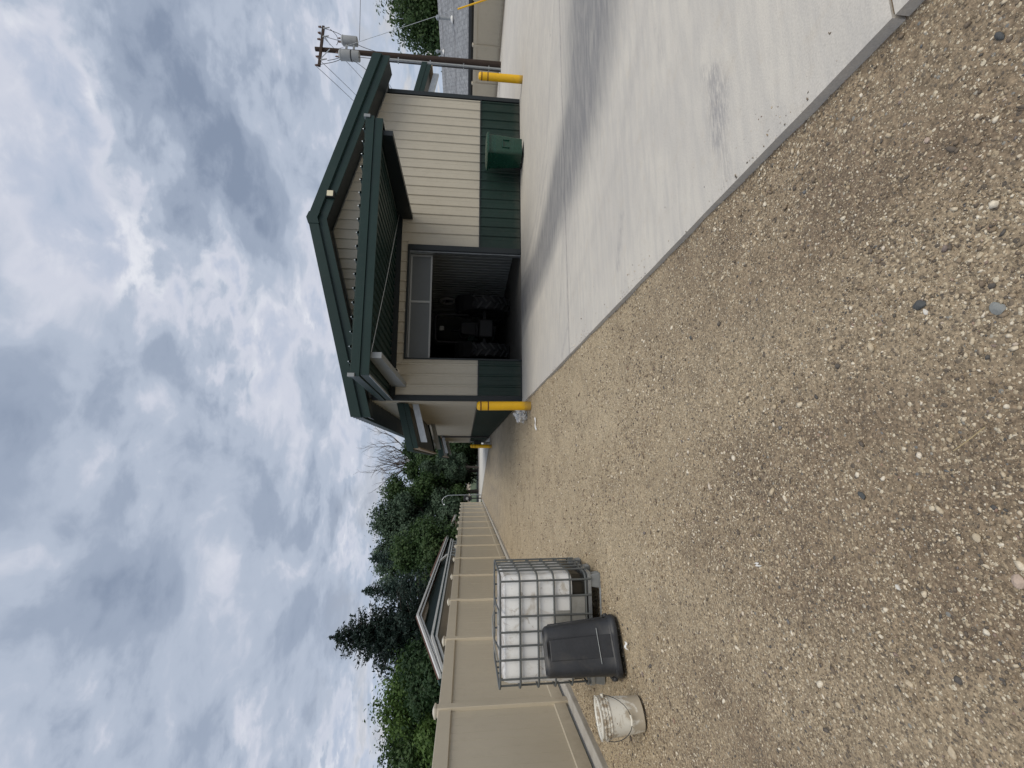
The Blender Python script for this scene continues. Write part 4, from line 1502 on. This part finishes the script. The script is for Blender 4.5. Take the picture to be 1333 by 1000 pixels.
# ------------------------------------------------------------------ utility pole
def make_pole():
    px, py = 20.42, 19.30
    root = empty('utility_pole', (px, py, 0), 0, 'brown wooden utility pole with crossarm and two grey transformers', 'utility pole')
    MB().tube([(0, 0, -.1), (.0, 0, 3), (-.02, 0, 6.5), (-.04, 0, 9.3)], [.155, .14, .12, .10], 14).build('pole', 'wood_pole', root, smooth=True)
    a = MB().bar((-1.15, -.13, 9.0), (1.2, -.13, 8.95), .10, .12).build('crossarm', 'wood_pole', root, bevel=.006)
    for x in (-1.1, -.6, .42, .8, 1.15):
        m = MB()
        m.lathe([(.0, 9.06), (.05, 9.06), (.06, 9.09), (.03, 9.11), (.055, 9.13), (.03, 9.16), (.045, 9.19), (.0, 9.21)], 12, (x, -.13))
        m.build('insulator', 'porcelain', a, smooth=True)
    for x in (-.85, .5, 1.0):
        MB().tube([(x, -.2, 8.93), (x + .05, -.24, 8.62)], [.035, .025], 8).build('cutout', 'transformer', a, smooth=True)
    for s in (-1, 1):
        MB().bar((s * .12, -.15, 8.55), (s * .7, -.15, 8.93), .02, .04).build('brace', 'galv', a)

    def tr(x, y, z0, r, h):
        m = MB()
        m.lathe([(.0, z0), (r * .95, z0), (r, z0 + .03), (r, z0 + h), (r * 1.05, z0 + h + .01), (r * 1.05, z0 + h + .05), (r * .7, z0 + h + .12), (.0, z0 + h + .14)], 22, (x, y))
        t = m.build('transformer', 'transformer', root, smooth=True)
        for dx in (-.11, .11):
            MB().lathe([(.035, z0 + h + .08), (.045, z0 + h + .14), (.025, z0 + h + .18), (.04, z0 + h + .22), (.02, z0 + h + .30), (.0, z0 + h + .31)], 10, (x + dx, y)).build('bushing', 'porcelain', t, smooth=True)
        for z in (z0 + .15, z0 + h - .15):
            MB().bar((x, y, z), (0, 0, z), .07, .09).build('bracket', 'steel_grey', t)
        return t
    tr(.62, .0, 7.3, .225, .66)
    t2 = tr(-.42, -.16, 7.1, .245, .86)
    MB().lathe([(.247, 7.45), (.253, 7.46), (.253, 7.50), (.247, 7.51)], 22, (-.42, -.16)).build('seam_band', 'dark_metal', t2, smooth=True)
    # riser conduits on stand-offs
    for k, (dx, r) in enumerate(((-.27, .05), (-.40, .038))):
        MB().tube([(dx, -.02, .0), (dx, -.02, 6.0), (dx + .05, -.02, 6.2)], r, 10).build('riser', 'dark_metal' if k else 'transformer', root, smooth=True)
    for z in (.6, 1.9, 3.6, 5.2):
        MB().box(-.45, .0, -.05, .03, z, z + .05).build('standoff', 'galv', root)

    def drop(p, q, sag, nm='jumper'):
        p, q = Vector(p), Vector(q)
        pts = [p.lerp(q, k / 10) - Vector((0, 0, sag * 4 * (k / 10) * (1 - k / 10))) for k in range(11)]
        MB().tube(pts, .014, 5).build(nm, 'wire', root)
    drop((-1.1, -.13, 9.2), (-.5, -.16, 7.95), .35)
    drop((-.85, -.2, 8.6), (-.33, -.16, 7.95), .25)
    drop((1.15, -.13, 9.2), (.77, 0, 7.98), .30)
    drop((.8, -.13, 9.2), (.55, 0, 7.98), -.25)
    drop((1.0, -.2, 8.6), (.3, .0, 8.3), .2)
    drop((.93, 0, 7.4), (.12, 0, 6.3), -.55)
    drop((-.6, -.3, 7.1), (-.35, -.02, 6.2), .45)
    drop((-.7, -.2, 7.4), (-1.4, .0, 6.4), .1)
    return px, py


PX, PY = make_pole()


def span(p, q, sag, label, r=.013):
    p, q = Vector(p), Vector(q)
    N = 28
    pts = [p.lerp(q, k / N) - Vector((0, 0, sag * 4 * (k / N) * (1 - k / N))) for k in range(N + 1)]
    o = MB().tube(pts, r, 5).build('power_line', 'wire')
    tag(o, label, 'wire', 'power lines leaving the utility pole')


for (dx, dz, lab) in ((-1.1, 9.2, 'power line from the end of the crossarm nearest the building'), (-.6, 9.2, 'power line from the crossarm between the pole and its end insulator'), (.8, 9.15, 'power line from the crossarm on the far side of the pole')):
    span((PX + dx, PY - .13, dz), (PX + 26 + dx * 2, 62, 10.6), 1.0, lab)
span((PX - .3, PY, 6.5), (PX + 22, 62, 7.5), 1.0, 'lowest power line, leaving the pole below the transformers')
span((PX + .7, PY, 7.2), (PX + 30, PY - 6, 9.0), .6, 'thin service line running right from the transformers')

# guy wire with yellow guard
gw = empty('guy_wire', (21.45, 16.55, 0), 0, 'steel guy wire with a yellow guard leaning to the utility pole', 'guy wire')
ga, gb = Vector((0, 0, 0)), Vector((PX - 21.45 + .1, PY - 16.55, 8.2))
MB().tube([ga, gb], .012, 6).build('cable', 'galv', gw)
MB().tube([ga + (gb - ga) * .07, ga + (gb - ga) * .27], .035, 10).build('guard', 'yellow', gw, smooth=True)


# ------------------------------------------------------------------ house with grey shingles behind the right fence
def make_right_house():
    root = empty('house', (26, 8, GZ), 0, 'low house with grey shingle roof beyond the right-hand fence', 'house')
    oz = -GZ
    e = lambda X: 1.72 + (X - 26) * .426 + oz
    MB().box(.5, 9.5, .5, 31.5, 0, 1.72 + oz).build('wall', 'shed_wall', root)
    m = MB().hexa([(0, 0, e(26) - .1), (5.1, 0, e(31.1) - .1), (5.1, 32, e(31.1) - .1), (0, 32, e(26) - .1), (0, 0, e(26)), (5.1, 0, e(31.1)), (5.1, 32, e(31.1)), (0, 32, e(26))])
    m.hexa([(5.1, 0, e(31.1) - .1), (10.2, 0, e(26) - .1), (10.2, 32, e(26) - .1), (5.1, 32, e(31.1) - .1), (5.1, 0, e(31.1) + .001), (10.2, 0, e(26)), (10.2, 32, e(26)), (5.1, 32, e(31.1) + .001)])
    roof = m.build('roof', 'grey_shingle', root)
    # courses of shingles stand proud, row by row
    cm = MB().hexa([(0, 0, 0), (.155, 0, .066), (.155, 32, .066), (0, 32, 0), (0, 0, .022), (.155, 0, .070), (.155, 32, .070), (0, 32, .022)]).mesh('shingle_course', 'grey_shingle')
    for k in range(33):
        o = link('shingle_course', cm, roof)
        o.location = (k * .153, 0, e(26 + k * .153) + .001)
    MB().box(-.16, -.01, -.05, 32.05, e(26) - .18, e(26) - .02).build('gutter', 'gutter', root, bevel=.01)
    MB().box(-.01, .03, 0, 32, e(26) - .30, e(26) - .101).build('fascia', 'gutter', root)
    for (x, y, z, r, h) in ((28.54, 23.95, 2.80, .09, .95), (30.38, 28.03, 3.586, .07, .5), (27.6, 19.3, 2.4, .07, .4)):
        v = MB().tube([(x - 26, y - 8, z - .1 + oz), (x - 26, y - 8, z + h + oz)], r, 14).build('vent_pipe', 'transformer', roof, smooth=True)
        MB().lathe([(r * 1.6, z + h - .10 + oz), (r * 1.6, z + h + .06 + oz), (.0, z + h + .14 + oz)], 14, (x - 26, y - 8)).build('vent_cap', 'galv', v, smooth=True)
        MB().lathe([(r * 3.0, z - .02 + oz), (r * 1.3, z + .12 + oz)], 14, (x - 26, y - 8)).build('flashing', 'white_trim', v, smooth=True)


make_right_house()


# ------------------------------------------------------------------ open-gabled shed behind the left fence
def make_shed():
    X = -5.6
    root = empty('garden_shed', (X, 12.5, GZ), 0, 'low shed behind the left fence with white trimmed open gable', 'shed')
    o = Vector((X, 12.5, GZ))
    A = Vector((X, 17.6, 3.23)) - o      # apex
    L = Vector((X, 12.75, 2.13)) - o     # near foot of the roof edge
    Rr = Vector((X, 49.5, 2.57)) - o     # far end
    C = Vector((X, 15.4, 2.53)) - o      # lower band corner
    CL = Vector((X, 12.95, 2.06)) - o
    CR = Vector((X, 33.5, 2.50)) - o
    D = Vector((-1.25, 4.3, -.12))       # building stands askew and runs back from the fence

    def slab(p, q, t, off0, d):
        u = Vector((0, 0, 1))
        return MB().hexa([p + off0, q + off0, q + off0 + d, p + off0 + d, p + off0 + u * t, q + off0 + u * t, q + off0 + d + u * t, p + off0 + d + u * t])
    r1 = slab(L, A, .06, Vector((-.02, 0, .0)), D).build('roof', 'red_shingle', root)
    r2 = slab(A, Rr, .06, Vector((-.02, 0, .0)), D).build('roof', 'red_shingle', root)
    for (p, q, par) in ((L, A, r1), (A, Rr, r2)):
        MB().bar(p + Vector((.05, 0, -.01)), q + Vector((.05, 0, -.01)), .09, .07).build('edge_trim', 'white_trim', par)
        MB().bar(p + Vector((.02, 0, -.12)), q + Vector((.02, 0, -.12)), .06, .055).build('edge_trim', 'white_trim', par)
        # weathered shingle edge showing above the trim
    MB().bar(A + Vector((.0, 6, -.03)), Rr + Vector((.0, -1, .10)), .12, .07).build('shingle_edge', 'red_shingle', r2)
    for (p, q) in ((C, CL), (C, CR)):
        MB().bar(p + Vector((.10, 0, 0)), q + Vector((.10, 0, 0)), .08, .075).build('lower_beam', 'white_trim', root)
        MB().bar(p + Vector((.06, 0, -.14)), q + Vector((.06, 0, -.14)), .08, .07).build('lower_beam', 'white_trim', root)
    # dark teal sheet closing the gable, set back
    MB().prism([L + Vector((-.25, .3, .02)), A + Vector((-.25, 0, -.12)), Rr + Vector((-.25, -12, .05)), CR + Vector((-.25, 0, -.1)), C + Vector((-.25, 0, -.1)), CL + Vector((-.25, .1, 0))], (-.05, 0, 0)).build('gable_sheet', 'teal', root)
    # beige vent board in the peak
    MB().prism([A + Vector((-.1, -1.2, -.30)), A + Vector((-.1, 0, -.05)), A + Vector((-.1, 2.2, -.22)), A + Vector((-.1, 1.5, -.30))], (-.06, 0, 0)).build('vent_board', 'shed_wall', root)
    # wall below the band
    MB().prism([C + Vector((-.3, 0, -.1)), CR + Vector((-.3, 0, -.1)), CR + Vector((-.3, 14.5, .0)), Vector((-.3, CR.y + 14.5, 0)), Vector((-.3, C.y - 2.2, 0)), CL + Vector((-.3, .3, -.1))], (-1.2, 4.0, 0)).build('wall', 'shed_wall', root)
    # lattice of short struts in the far end of the band
    for k in range(6):
        y = 15.5 + k * .9
        MB().box(.04, .12, y, y + .14, C.z - .42, C.z - .18).build('strut', 'steel_grey', root)
    MB().box(.05, .11, 15.2, 21.0, C.z - .47, C.z - .425).build('lattice_rail', 'steel_grey', root)
    MB().bar(A + Vector((.02, 9.2, -.34)), C + Vector((.06, 12.8, .05)), .10, .10).build('brace', 'white_trim', root)


make_shed()


# ------------------------------------------------------------------ far lamp post and meter post
def make_lamp():
    root = empty('lamp_post', (-3.15, 44.2, GZ), 0, 'slender grey lamp post with curved top at the end of the fence', 'lamp post')
    pts = [(0, 0, 0), (0, 0, 2.9), (-.04, 0, 3.3), (-.2, 0, 3.65), (-.45, 0, 3.82), (-.7, 0, 3.80), (-.86, 0, 3.68)]
    MB().tube(pts, [.05, .04, .04, .038, .036, .034, .03], 10).build('pole', 'galv', root, smooth=True)
    MB().lathe([(.0, 3.70), (.05, 3.69), (.10, 3.58), (.0, 3.57)], 12, (-.88, 0)).build('lamp_shade', 'galv', root, smooth=True)
    r2 = empty('meter_post', (-3.45, 44.0, GZ), 0, 'dark post with a grey meter box by the far lamp post', 'meter')
    MB().box(-.05, .05, -.05, .05, 0, 1.2).build('post', 'dark_metal', r2)
    b = MB().box(-.22, .22, -.12, .12, .95, 1.75).build('box', 'dark_metal', r2, bevel=.02)
    MB().tube([(0, -.13, 1.4), (0, -.22, 1.4)], .13, 16).build('meter', 'transformer', b, smooth=True)


make_lamp()
# small things by the far bollard
r = empty('gas_meter', (1.30, 30.0, GZ), 0, 'dark gas meter on the side wall beyond the far bollard', 'meter')
MB().box(-.18, .18, -.15, .15, .55, 1.05).build('body', 'dark_metal', r, bevel=.03)
MB().tube([(-.1, 0, .0), (-.1, 0, .6)], .03, 8).tube([(.1, 0, 1.0), (.1, 0, 1.3), (.3, 0, 1.35)], .03, 8).build('pipe', 'transformer', r, smooth=True)
r = empty('white_drum', (1.12, 28.6, GZ), 0, 'small white drum against the far side wall', 'drum')
MB().lathe([(.0, .0), (.18, .0), (.185, .03), (.185, .42), (.19, .44), (.17, .46), (.0, .465)], 20).build('body', 'white_trim', r, smooth=True)
MB().lathe([(.187, .28), (.192, .29), (.187, .30)], 20).build('hoop', 'galv', r)


# ------------------------------------------------------------------ litter
def make_bag():
    rng = random.Random(3)
    bm = bmesh.new()
    bmesh.ops.create_icosphere(bm, subdivisions=4, radius=1.0)
    for v in bm.verts:
        d = v.co.normalized()
        n = 0
        for k in range(1, 5):
            f = 2.1 ** k
            n += abs(math.sin(d.x * f * 1.7 + k) * math.sin(d.y * f * 1.4 + 2 * k) + math.sin(d.z * f * 1.9 + k * 3) * .6) / (1.6 ** k)
        q = .62 + .5 * n
        v.co = Vector((d.x * .19 * q, d.y * .14 * q, max(-.0, .15 + d.z * .17 * q)))
    me = bpy.data.meshes.new('plastic_bag')
    bm.to_mesh(me)
    bm.free()
    me.materials.append(MATS['bag'])
    o = link('plastic_bag', me)
    o.location = (1.22, 11.35, GZ)
    o.rotation_euler = (0, 0, .5)
    tag(o, 'crumpled clear and white plastic bag behind the left yellow bollard', 'bag')


make_bag()


def scrap(loc, rz, s, label):
    m = MB()
    n = 7
    top = []
    for k in range(n):
        a = k / (n - 1)
        top.append((a * s[0], .25 * s[1] * math.sin(a * 5), .006 + .02 * abs(math.sin(a * 4.2))))
    for p in top:
        m.v += [(p[0], p[1] - s[1] / 2, p[2]), (p[0], p[1] + s[1] / 2, p[2] + .008), (p[0], p[1] - s[1] / 2, p[2] - .003), (p[0], p[1] + s[1] / 2, p[2] + .005)]
    for k in range(n - 1):
        a = 4 * k
        m.f += [(a, a + 4, a + 5, a + 1), (a + 2, a + 3, a + 7, a + 6), (a, a + 2, a + 6, a + 4), (a + 1, a + 5, a + 7, a + 3)]
    o = m.build('paper_scrap', 'paper')
    o.location = loc
    o.rotation_euler = (0, 0, rz)
    tag(o, label, 'litter')


scrap((.72, 9.7, GZ + .01), .5, (.32, .07), 'curled white paper scrap on the gravel near the left bollard')
scrap((-.55, 2.30, GZ + .012), 1.1, (.022, .008), 'tiny white scrap on the bare gravel in the foreground')
scrap((-1.78, 4.42, GZ + .012), .3, (.07, .03), 'small white scrap on the gravel before the upturned can')

# larger stones that can be told apart
SMESH = {}


def big_stone(loc, s, rz, mat, label):
    k = (mat, len(SMESH))
    rg = random.Random(len(SMESH) * 7 + 1)
    bm = bmesh.new()
    bmesh.ops.create_icosphere(bm, subdivisions=2, radius=1.0)
    cuts = [(Vector((rg.uniform(-1, 1), rg.uniform(-1, 1), rg.uniform(-.6, 1))).normalized(), rg.uniform(.55, .85)) for _ in range(9)]
    for v in bm.verts:
        for n, d in cuts:
            e = v.co.dot(n) - d
            if e > 0:
                v.co -= n * e * .85
    me = bpy.data.meshes.new('stone')
    bm.to_mesh(me)
    bm.free()
    me.materials.append(MATS[mat])
    SMESH[k] = me
    o = link('stone', me)
    o.location = (loc[0], loc[1], ground_z(loc[0], loc[1]) + s[2] * .35)
    o.scale = s
    o.rotation_euler = (rg.uniform(-.15, .15), rg.uniform(-.15, .15), rz)
    tag(o, label, 'stone', 'larger stones in the gravel')


for a in (((.452, 1.095), (.028, .020, .009), .5, 'stone_grey', 'flat grey angular stone, largest on the foreground gravel'),
          ((.544, 1.308), (.026, .019, .012), 1.2, 'stone_dark', 'dark round stone touching a pale one in the foreground gravel'),
          ((.515, 1.295), (.014, .009, .007), .2, 'stone_white', 'pale oval stone touching a dark one in the foreground gravel'),
          ((-.345, 1.174), (.022, .018, .013), .1, 'stone_pink', 'pinkish pale stone at the very edge of the foreground gravel'),
          ((-.138, 1.651), (.026, .013, .010), .8, 'stone_dark', 'long dark stone in the middle of the foreground gravel'),
          ((1.266, .948), (.020, .010, .008), .3, 'stone_dark', 'narrow dark stone near the slab at the picture edge'),
          ((1.105, 1.188), (.013, .011, .008), .4, 'stone_pink', 'pinkish stone near the slab edge in the foreground'),
          ((-.784, 1.557), (.016, .013, .010), .9, 'stone_tan', 'tan stone on the gravel below the white pail'),
          ((-.937, 1.446), (.020, .012, .009), .4, 'stone_tan', 'long tan stone near the picture corner below the pail'),
          ((.868, 2.84), (.018, .014, .010), .2, 'stone_dark', 'dark stone on pale gravel beside the slab'),
          ((1.53, 2.13), (.024, .012, .009), .9, 'stone_tan', 'tan stone lying against the slab edge'),
          ((-.238, 1.258), (.015, .012, .009), .3, 'stone_tan', 'rounded tan stone left of the pinkish edge stone'),
          ((-.459, 1.545), (.012, .009, .007), .7, 'stone_white', 'small bright white stone in the foreground gravel')):
    big_stone(*a)

sw = MB().tube([(.03, 1.27, GZ + .018), (.06, 1.22, GZ + .024), (.10, 1.17, GZ + .018)], .0016, 5).build('dry_stalk', 'straw')
tag(sw, 'thin dry straw stalk on the foreground gravel', 'straw')

make_gravel()


# ------------------------------------------------------------------ trees
def leaf_quads(P, Nn, size, rng, aspect=0.6):
    """diamond leaves at P with normals Nn"""
    n = len(P)
    Nn = Nn / (np.linalg.norm(Nn, axis=1, keepdims=True) + 1e-9)
    a = rng.normal(size=(n, 3))
    t = np.cross(Nn, a)
    t /= np.linalg.norm(t, axis=1, keepdims=True) + 1e-9
    b = np.cross(Nn, t)
    s = size * rng.uniform(.6, 1.4, (n, 1))
    V = np.stack([P - t * s, P + b * s * aspect + Nn * s * .12, P + t * s, P - b * s * aspect + Nn * s * .12], 1)
    return V.reshape(-1, 3)


def quads_mesh(name, V, mat):
    Fc = np.arange(len(V)).reshape(-1, 4)
    return tri_mesh(name, V, Fc, mat)


def limb_path(p, q, rg, bend=.12, n=5):
    p, q = Vector(p), Vector(q)
    L = (q - p).length
    pts = []
    for k in range(n + 1):
        t = k / n
        w = math.sin(math.pi * t) * bend * L
        pts.append(p.lerp(q, t) + Vector((rg.uniform(-w, w), rg.uniform(-w, w), w * .5)))
    return pts


def broadleaf(x, y, h, rx, seed, mat, label, low=.02, leaf=.2, dens=1.0, lobes=12, group='trees beyond the fences'):
    rng = np.random.default_rng(seed)
    rg = random.Random(seed)
    root = empty('broadleaf_tree', (x, y, GZ), 0, label, 'tree', group)
    z0 = h * low
    cz = (z0 + h) / 2
    hz = (h - z0) / 2
    tr = MB()
    tr.tube(limb_path((0, 0, 0), (rg.uniform(-.2, .2), rg.uniform(-.2, .2), h * .75), rg, .03), [h * .022, h * .019, h * .016, h * .012, h * .008, h * .004], 8)
    Pl, Nl = [], []
    cs = []
    for k in range(lobes):
        u = rng.normal(size=3)
        u /= np.linalg.norm(u)
        rr = rng.uniform(.45, .72)
        c = np.array([u[0] * rx * rr, u[1] * rx * rr, cz + u[2] * hz * rr])
        if k == 0:
            c = np.array([0, 0, h - rx * .42])
        if k == 1:
            c = np.array([0, 0, cz])
        r0 = rng.uniform(.34, .52) * rx
        c[2] = min(max(c[2], r0 * .7), h - r0 * .8)
        cs.append((c, r0))
        tr.tube(limb_path((0, 0, max(.4, c[2] * .45)), tuple(c), rg, .1), [h * .010, h * .008, h * .006, h * .005, h * .004, h * .002], 5)
    for c, r0 in cs:
        # clumps of leaves on the outside of every lobe
        nc = int(80 * dens)
        d = rng.normal(size=(nc, 3))
        d /= np.linalg.norm(d, axis=1, keepdims=True)
        ctr = c + d * r0 * rng.uniform(.35, 1.10, (nc, 1)) * np.array([1, 1, .85])
        for q in range(nc):
            m = int(rng.integers(22, 44))
            sp = r0 * rng.uniform(.10, .24)
            pp = ctr[q] + rng.normal(size=(m, 3)) * sp
            Pl.append(pp)
            nn = (pp - c) / (r0 + 1e-6) + rng.normal(size=(m, 3)) * .7 + np.array([0, 0, .5])
            Nl.append(nn)
    P = np.concatenate(Pl)
    N = np.concatenate(Nl)
    ok = P[:, 2] > .05
    V = leaf_quads(P[ok], N[ok], leaf, rng)
    tr.build('trunk', 'bark', root, smooth=True)
    link('crown', quads_mesh('crown', V, mat), root)
    return root


def conifer(x, y, h, rb, seed, mat, label, base=.4, droop=.28, leaf=.13, dens=1.0, pw=.85, group='trees beyond the fences'):
    rng = np.random.default_rng(seed)
    root = empty('conifer_tree', (x, y, GZ), 0, label, 'tree', group)
    tr = MB().tube([(0, 0, 0), (0, 0, h * .5), (0, 0, h)], [h * .02, h * .012, .02], 8)
    Pl, Nl = [], []
    z = base
    while z < h * .985:
        k = (z - base) / (h - base)
        L = rb * (1 - k) ** pw * rng.uniform(.85, 1.1) + .12
        nb = int((7 if k < .8 else 5) * dens + 1)
        a0 = rng.uniform(0, 6.28)
        for b in range(nb):
            a = a0 + 2 * math.pi * b / nb + rng.uniform(-.3, .3)
            Lb = L * rng.uniform(.65, 1.15)
            d = np.array([math.cos(a), math.sin(a), 0.0])
            side = np.array([-d[1], d[0], 0])
            ns = max(4, int(Lb / .16))
            t = np.linspace(.08, 1, ns)
            # branches sag then lift at the tip
            zz = z - droop * Lb * np.sin(t * 2.0) + .10 * Lb * t ** 3
            tr.tube([(d[0] * Lb * q, d[1] * Lb * q, z - droop * Lb * math.sin(q * 2.0) + .10 * Lb * q ** 3) for q in (.0, .5, 1.0)], [.035 * (1 - k) + .01, .02, .006], 4, caps=False)
            for i in range(ns):
                wd = Lb * .34 * (1 - t[i] * .75) + .06
                m = max(3, int(wd / .055))
                off = rng.uniform(-wd, wd, m)
                p = d[None] * (t[i] * Lb + rng.normal(0, .05, (m, 1)) + np.abs(off)[:, None] * .35) + side[None] * off[:, None]
                p[:, 2] = zz[i] - np.abs(off) * .30 + rng.normal(0, .035, m)
                Pl.append(p)
                nn = np.tile(np.array([0, 0, 1.0]), (m, 1)) + rng.normal(size=(m, 3)) * .75
                Nl.append(nn)
        z += .20 + .16 * (1 - k) * (h / 9)
    P = np.concatenate(Pl)
    N = np.concatenate(Nl)
    tip = np.stack([rng.normal(0, .04, 40), rng.normal(0, .04, 40), rng.uniform(h * .95, h + .1, 40)], -1)
    P = np.concatenate([P, tip])
    N = np.concatenate([N, rng.normal(size=(40, 3))])
    V = leaf_quads(P, N, leaf, rng, .38)
    tr.build('trunk', 'bark', root, smooth=True)
    link('crown', quads_mesh('crown', V, mat), root)
    return root


def bare_tree(x, y, h, seed, label):
    rg = random.Random(seed)
    root = empty('bare_tree', (x, y, GZ), 0, label, 'tree', 'trees beyond the fences')
    tr = MB()

    def grow(p, d, L, r, lev):
        pts = [p]
        q = p.copy()
        for k in range(4):
            d = (d + Vector((rg.uniform(-1, 1), rg.uniform(-1, 1), rg.uniform(-.4, .7))) * .13).normalized()
            q = q + d * (L / 4)
            pts.append(q.copy())
        tr.tube(pts, [r, r * .85, r * .7, r * .55, r * .38], 6 if lev < 2 else 4, caps=False)
        if lev >= 3:
            return
        for k in range(5 if lev == 0 else 4):
            i = 1 + k % 4
            ax = Vector((rg.uniform(-1, 1), rg.uniform(-1, 1), rg.uniform(-.1, .8))).normalized()
            nd = (d * .8 + ax * .75).normalized()
            grow(pts[i], nd, L * rg.uniform(.34, .58), r * .5, lev + 1)
    fork = Vector((.2, 0, h * .62))
    tr.tube([(0, 0, 0), (.1, 0, h * .3), fork], [h * .020, h * .016, h * .012], 9)
    for k in range(8):
        a = k * .79 + rg.uniform(-.25, .25)
        t = rg.uniform(.35, .95)
        grow(fork - Vector((0, 0, rg.uniform(0, .8))), Vector((math.cos(a) * t, math.sin(a) * t, 1.0)).normalized(), h * rg.uniform(.28, .40), h * .0075, 0)
    tr.build('trunk', 'bark_bare', root, smooth=True)


conifer(-9.9, 28.2, 9.2, 4.9, 11, 'needle_dark', 'tall dark spruce with pointed top rising above the shed', base=.5, leaf=.12, dens=2.1, pw=.72)
broadleaf(-12.0, 25.0, 6.0, 2.9, 21, 'leaf_bright', 'rounded bright green tree just left of the dark spruce', leaf=.085)
broadleaf(-14.7, 26.2, 6.0, 2.9, 22, 'leaf_mid', 'mid green tree at the far left edge behind the fence', leaf=.085)
broadleaf(-9.6, 23.4, 4.7, 2.3, 23, 'leaf_dark', 'low dark green tree between spruce and bright green tree', leaf=.085)
conifer(-16.9, 27.0, 6.3, 2.6, 12, 'needle_blue', 'short bluish conifer beyond the leftmost green tree', base=.3, leaf=.11, dens=1.4)
conifer(-10.7, 40.5, 10.2, 3.4, 13, 'needle_blue', 'bluish conifer directly behind the right side of the dark spruce', base=.4, leaf=.13, dens=1.7)
conifer(-8.4, 42.0, 9.9, 3.2, 14, 'needle_blue', 'smaller bluish conifer right of the dark spruce', base=.4, leaf=.13, dens=1.7)
broadleaf(-6.9, 36.5, 7.6, 3.1, 24, 'leaf_mid', 'lush green tree rising behind the shed roof', leaf=.11)
broadleaf(-9.7, 50.5, 11.8, 4.2, 25, 'leaf_soft', 'soft grey green willow like tree behind the shed', leaf=.14, lobes=16)
broadleaf(-6.3, 51.5, 12.1, 3.5, 26, 'leaf_soft', 'tallest grey green tree between the shed and the bare tree', leaf=.14, lobes=16)
broadleaf(-3.4, 54.0, 11.4, 3.4, 27, 'leaf_mid', 'green tree behind the curved lamp post', leaf=.14, lobes=14)
broadleaf(-1.0, 57.0, 9.6, 3.1, 28, 'leaf_mid', 'green tree left of the bare tree, behind the awnings', leaf=.14)
broadleaf(1.8, 60.0, 10.3, 3.2, 29, 'leaf_dark', 'dark green tree below the bare branches at the awning end', leaf=.15)
broadleaf(-.6, 53.5, 7.0, 1.9, 34, 'leaf_soft', 'small grey green bush tree in front of the bare tree', leaf=.10)
broadleaf(4.9, 60.0, 9.8, 3.2, 30, 'leaf_mid', 'green tree half hidden behind the building corner', leaf=.15)
broadleaf(-5.2, 57.5, 5.6, 3.1, 31, 'leaf_dark', 'low dark shrub at the roadside beside the lamp post', leaf=.14)
broadleaf(-1.7, 59.0, 5.6, 3.2, 32, 'leaf_dark', 'low dark shrub at the roadside behind the bright driveway', leaf=.14)
broadleaf(1.9, 58.2, 5.6, 3.0, 33, 'leaf_dark', 'low dark shrub at the roadside beside the building end', leaf=.14)
bare_tree(-.1, 62.5, 14.0, 5, 'leafless tree with spreading bare branches above the side awnings')
broadleaf(37.0, 29.5, 8.6, 4.2, 41, 'leaf_mid', 'green tree behind the grey shingle roof, right of the pole', leaf=.12)
broadleaf(41.5, 27.0, 8.8, 3.8, 42, 'leaf_mid', 'green tree behind the grey roof, farthest right', leaf=.12)
broadleaf(33.0, 43.0, 4.8, 1.8, 43, 'leaf_mid', 'small green tree seen under the right-hand awning', leaf=.12)
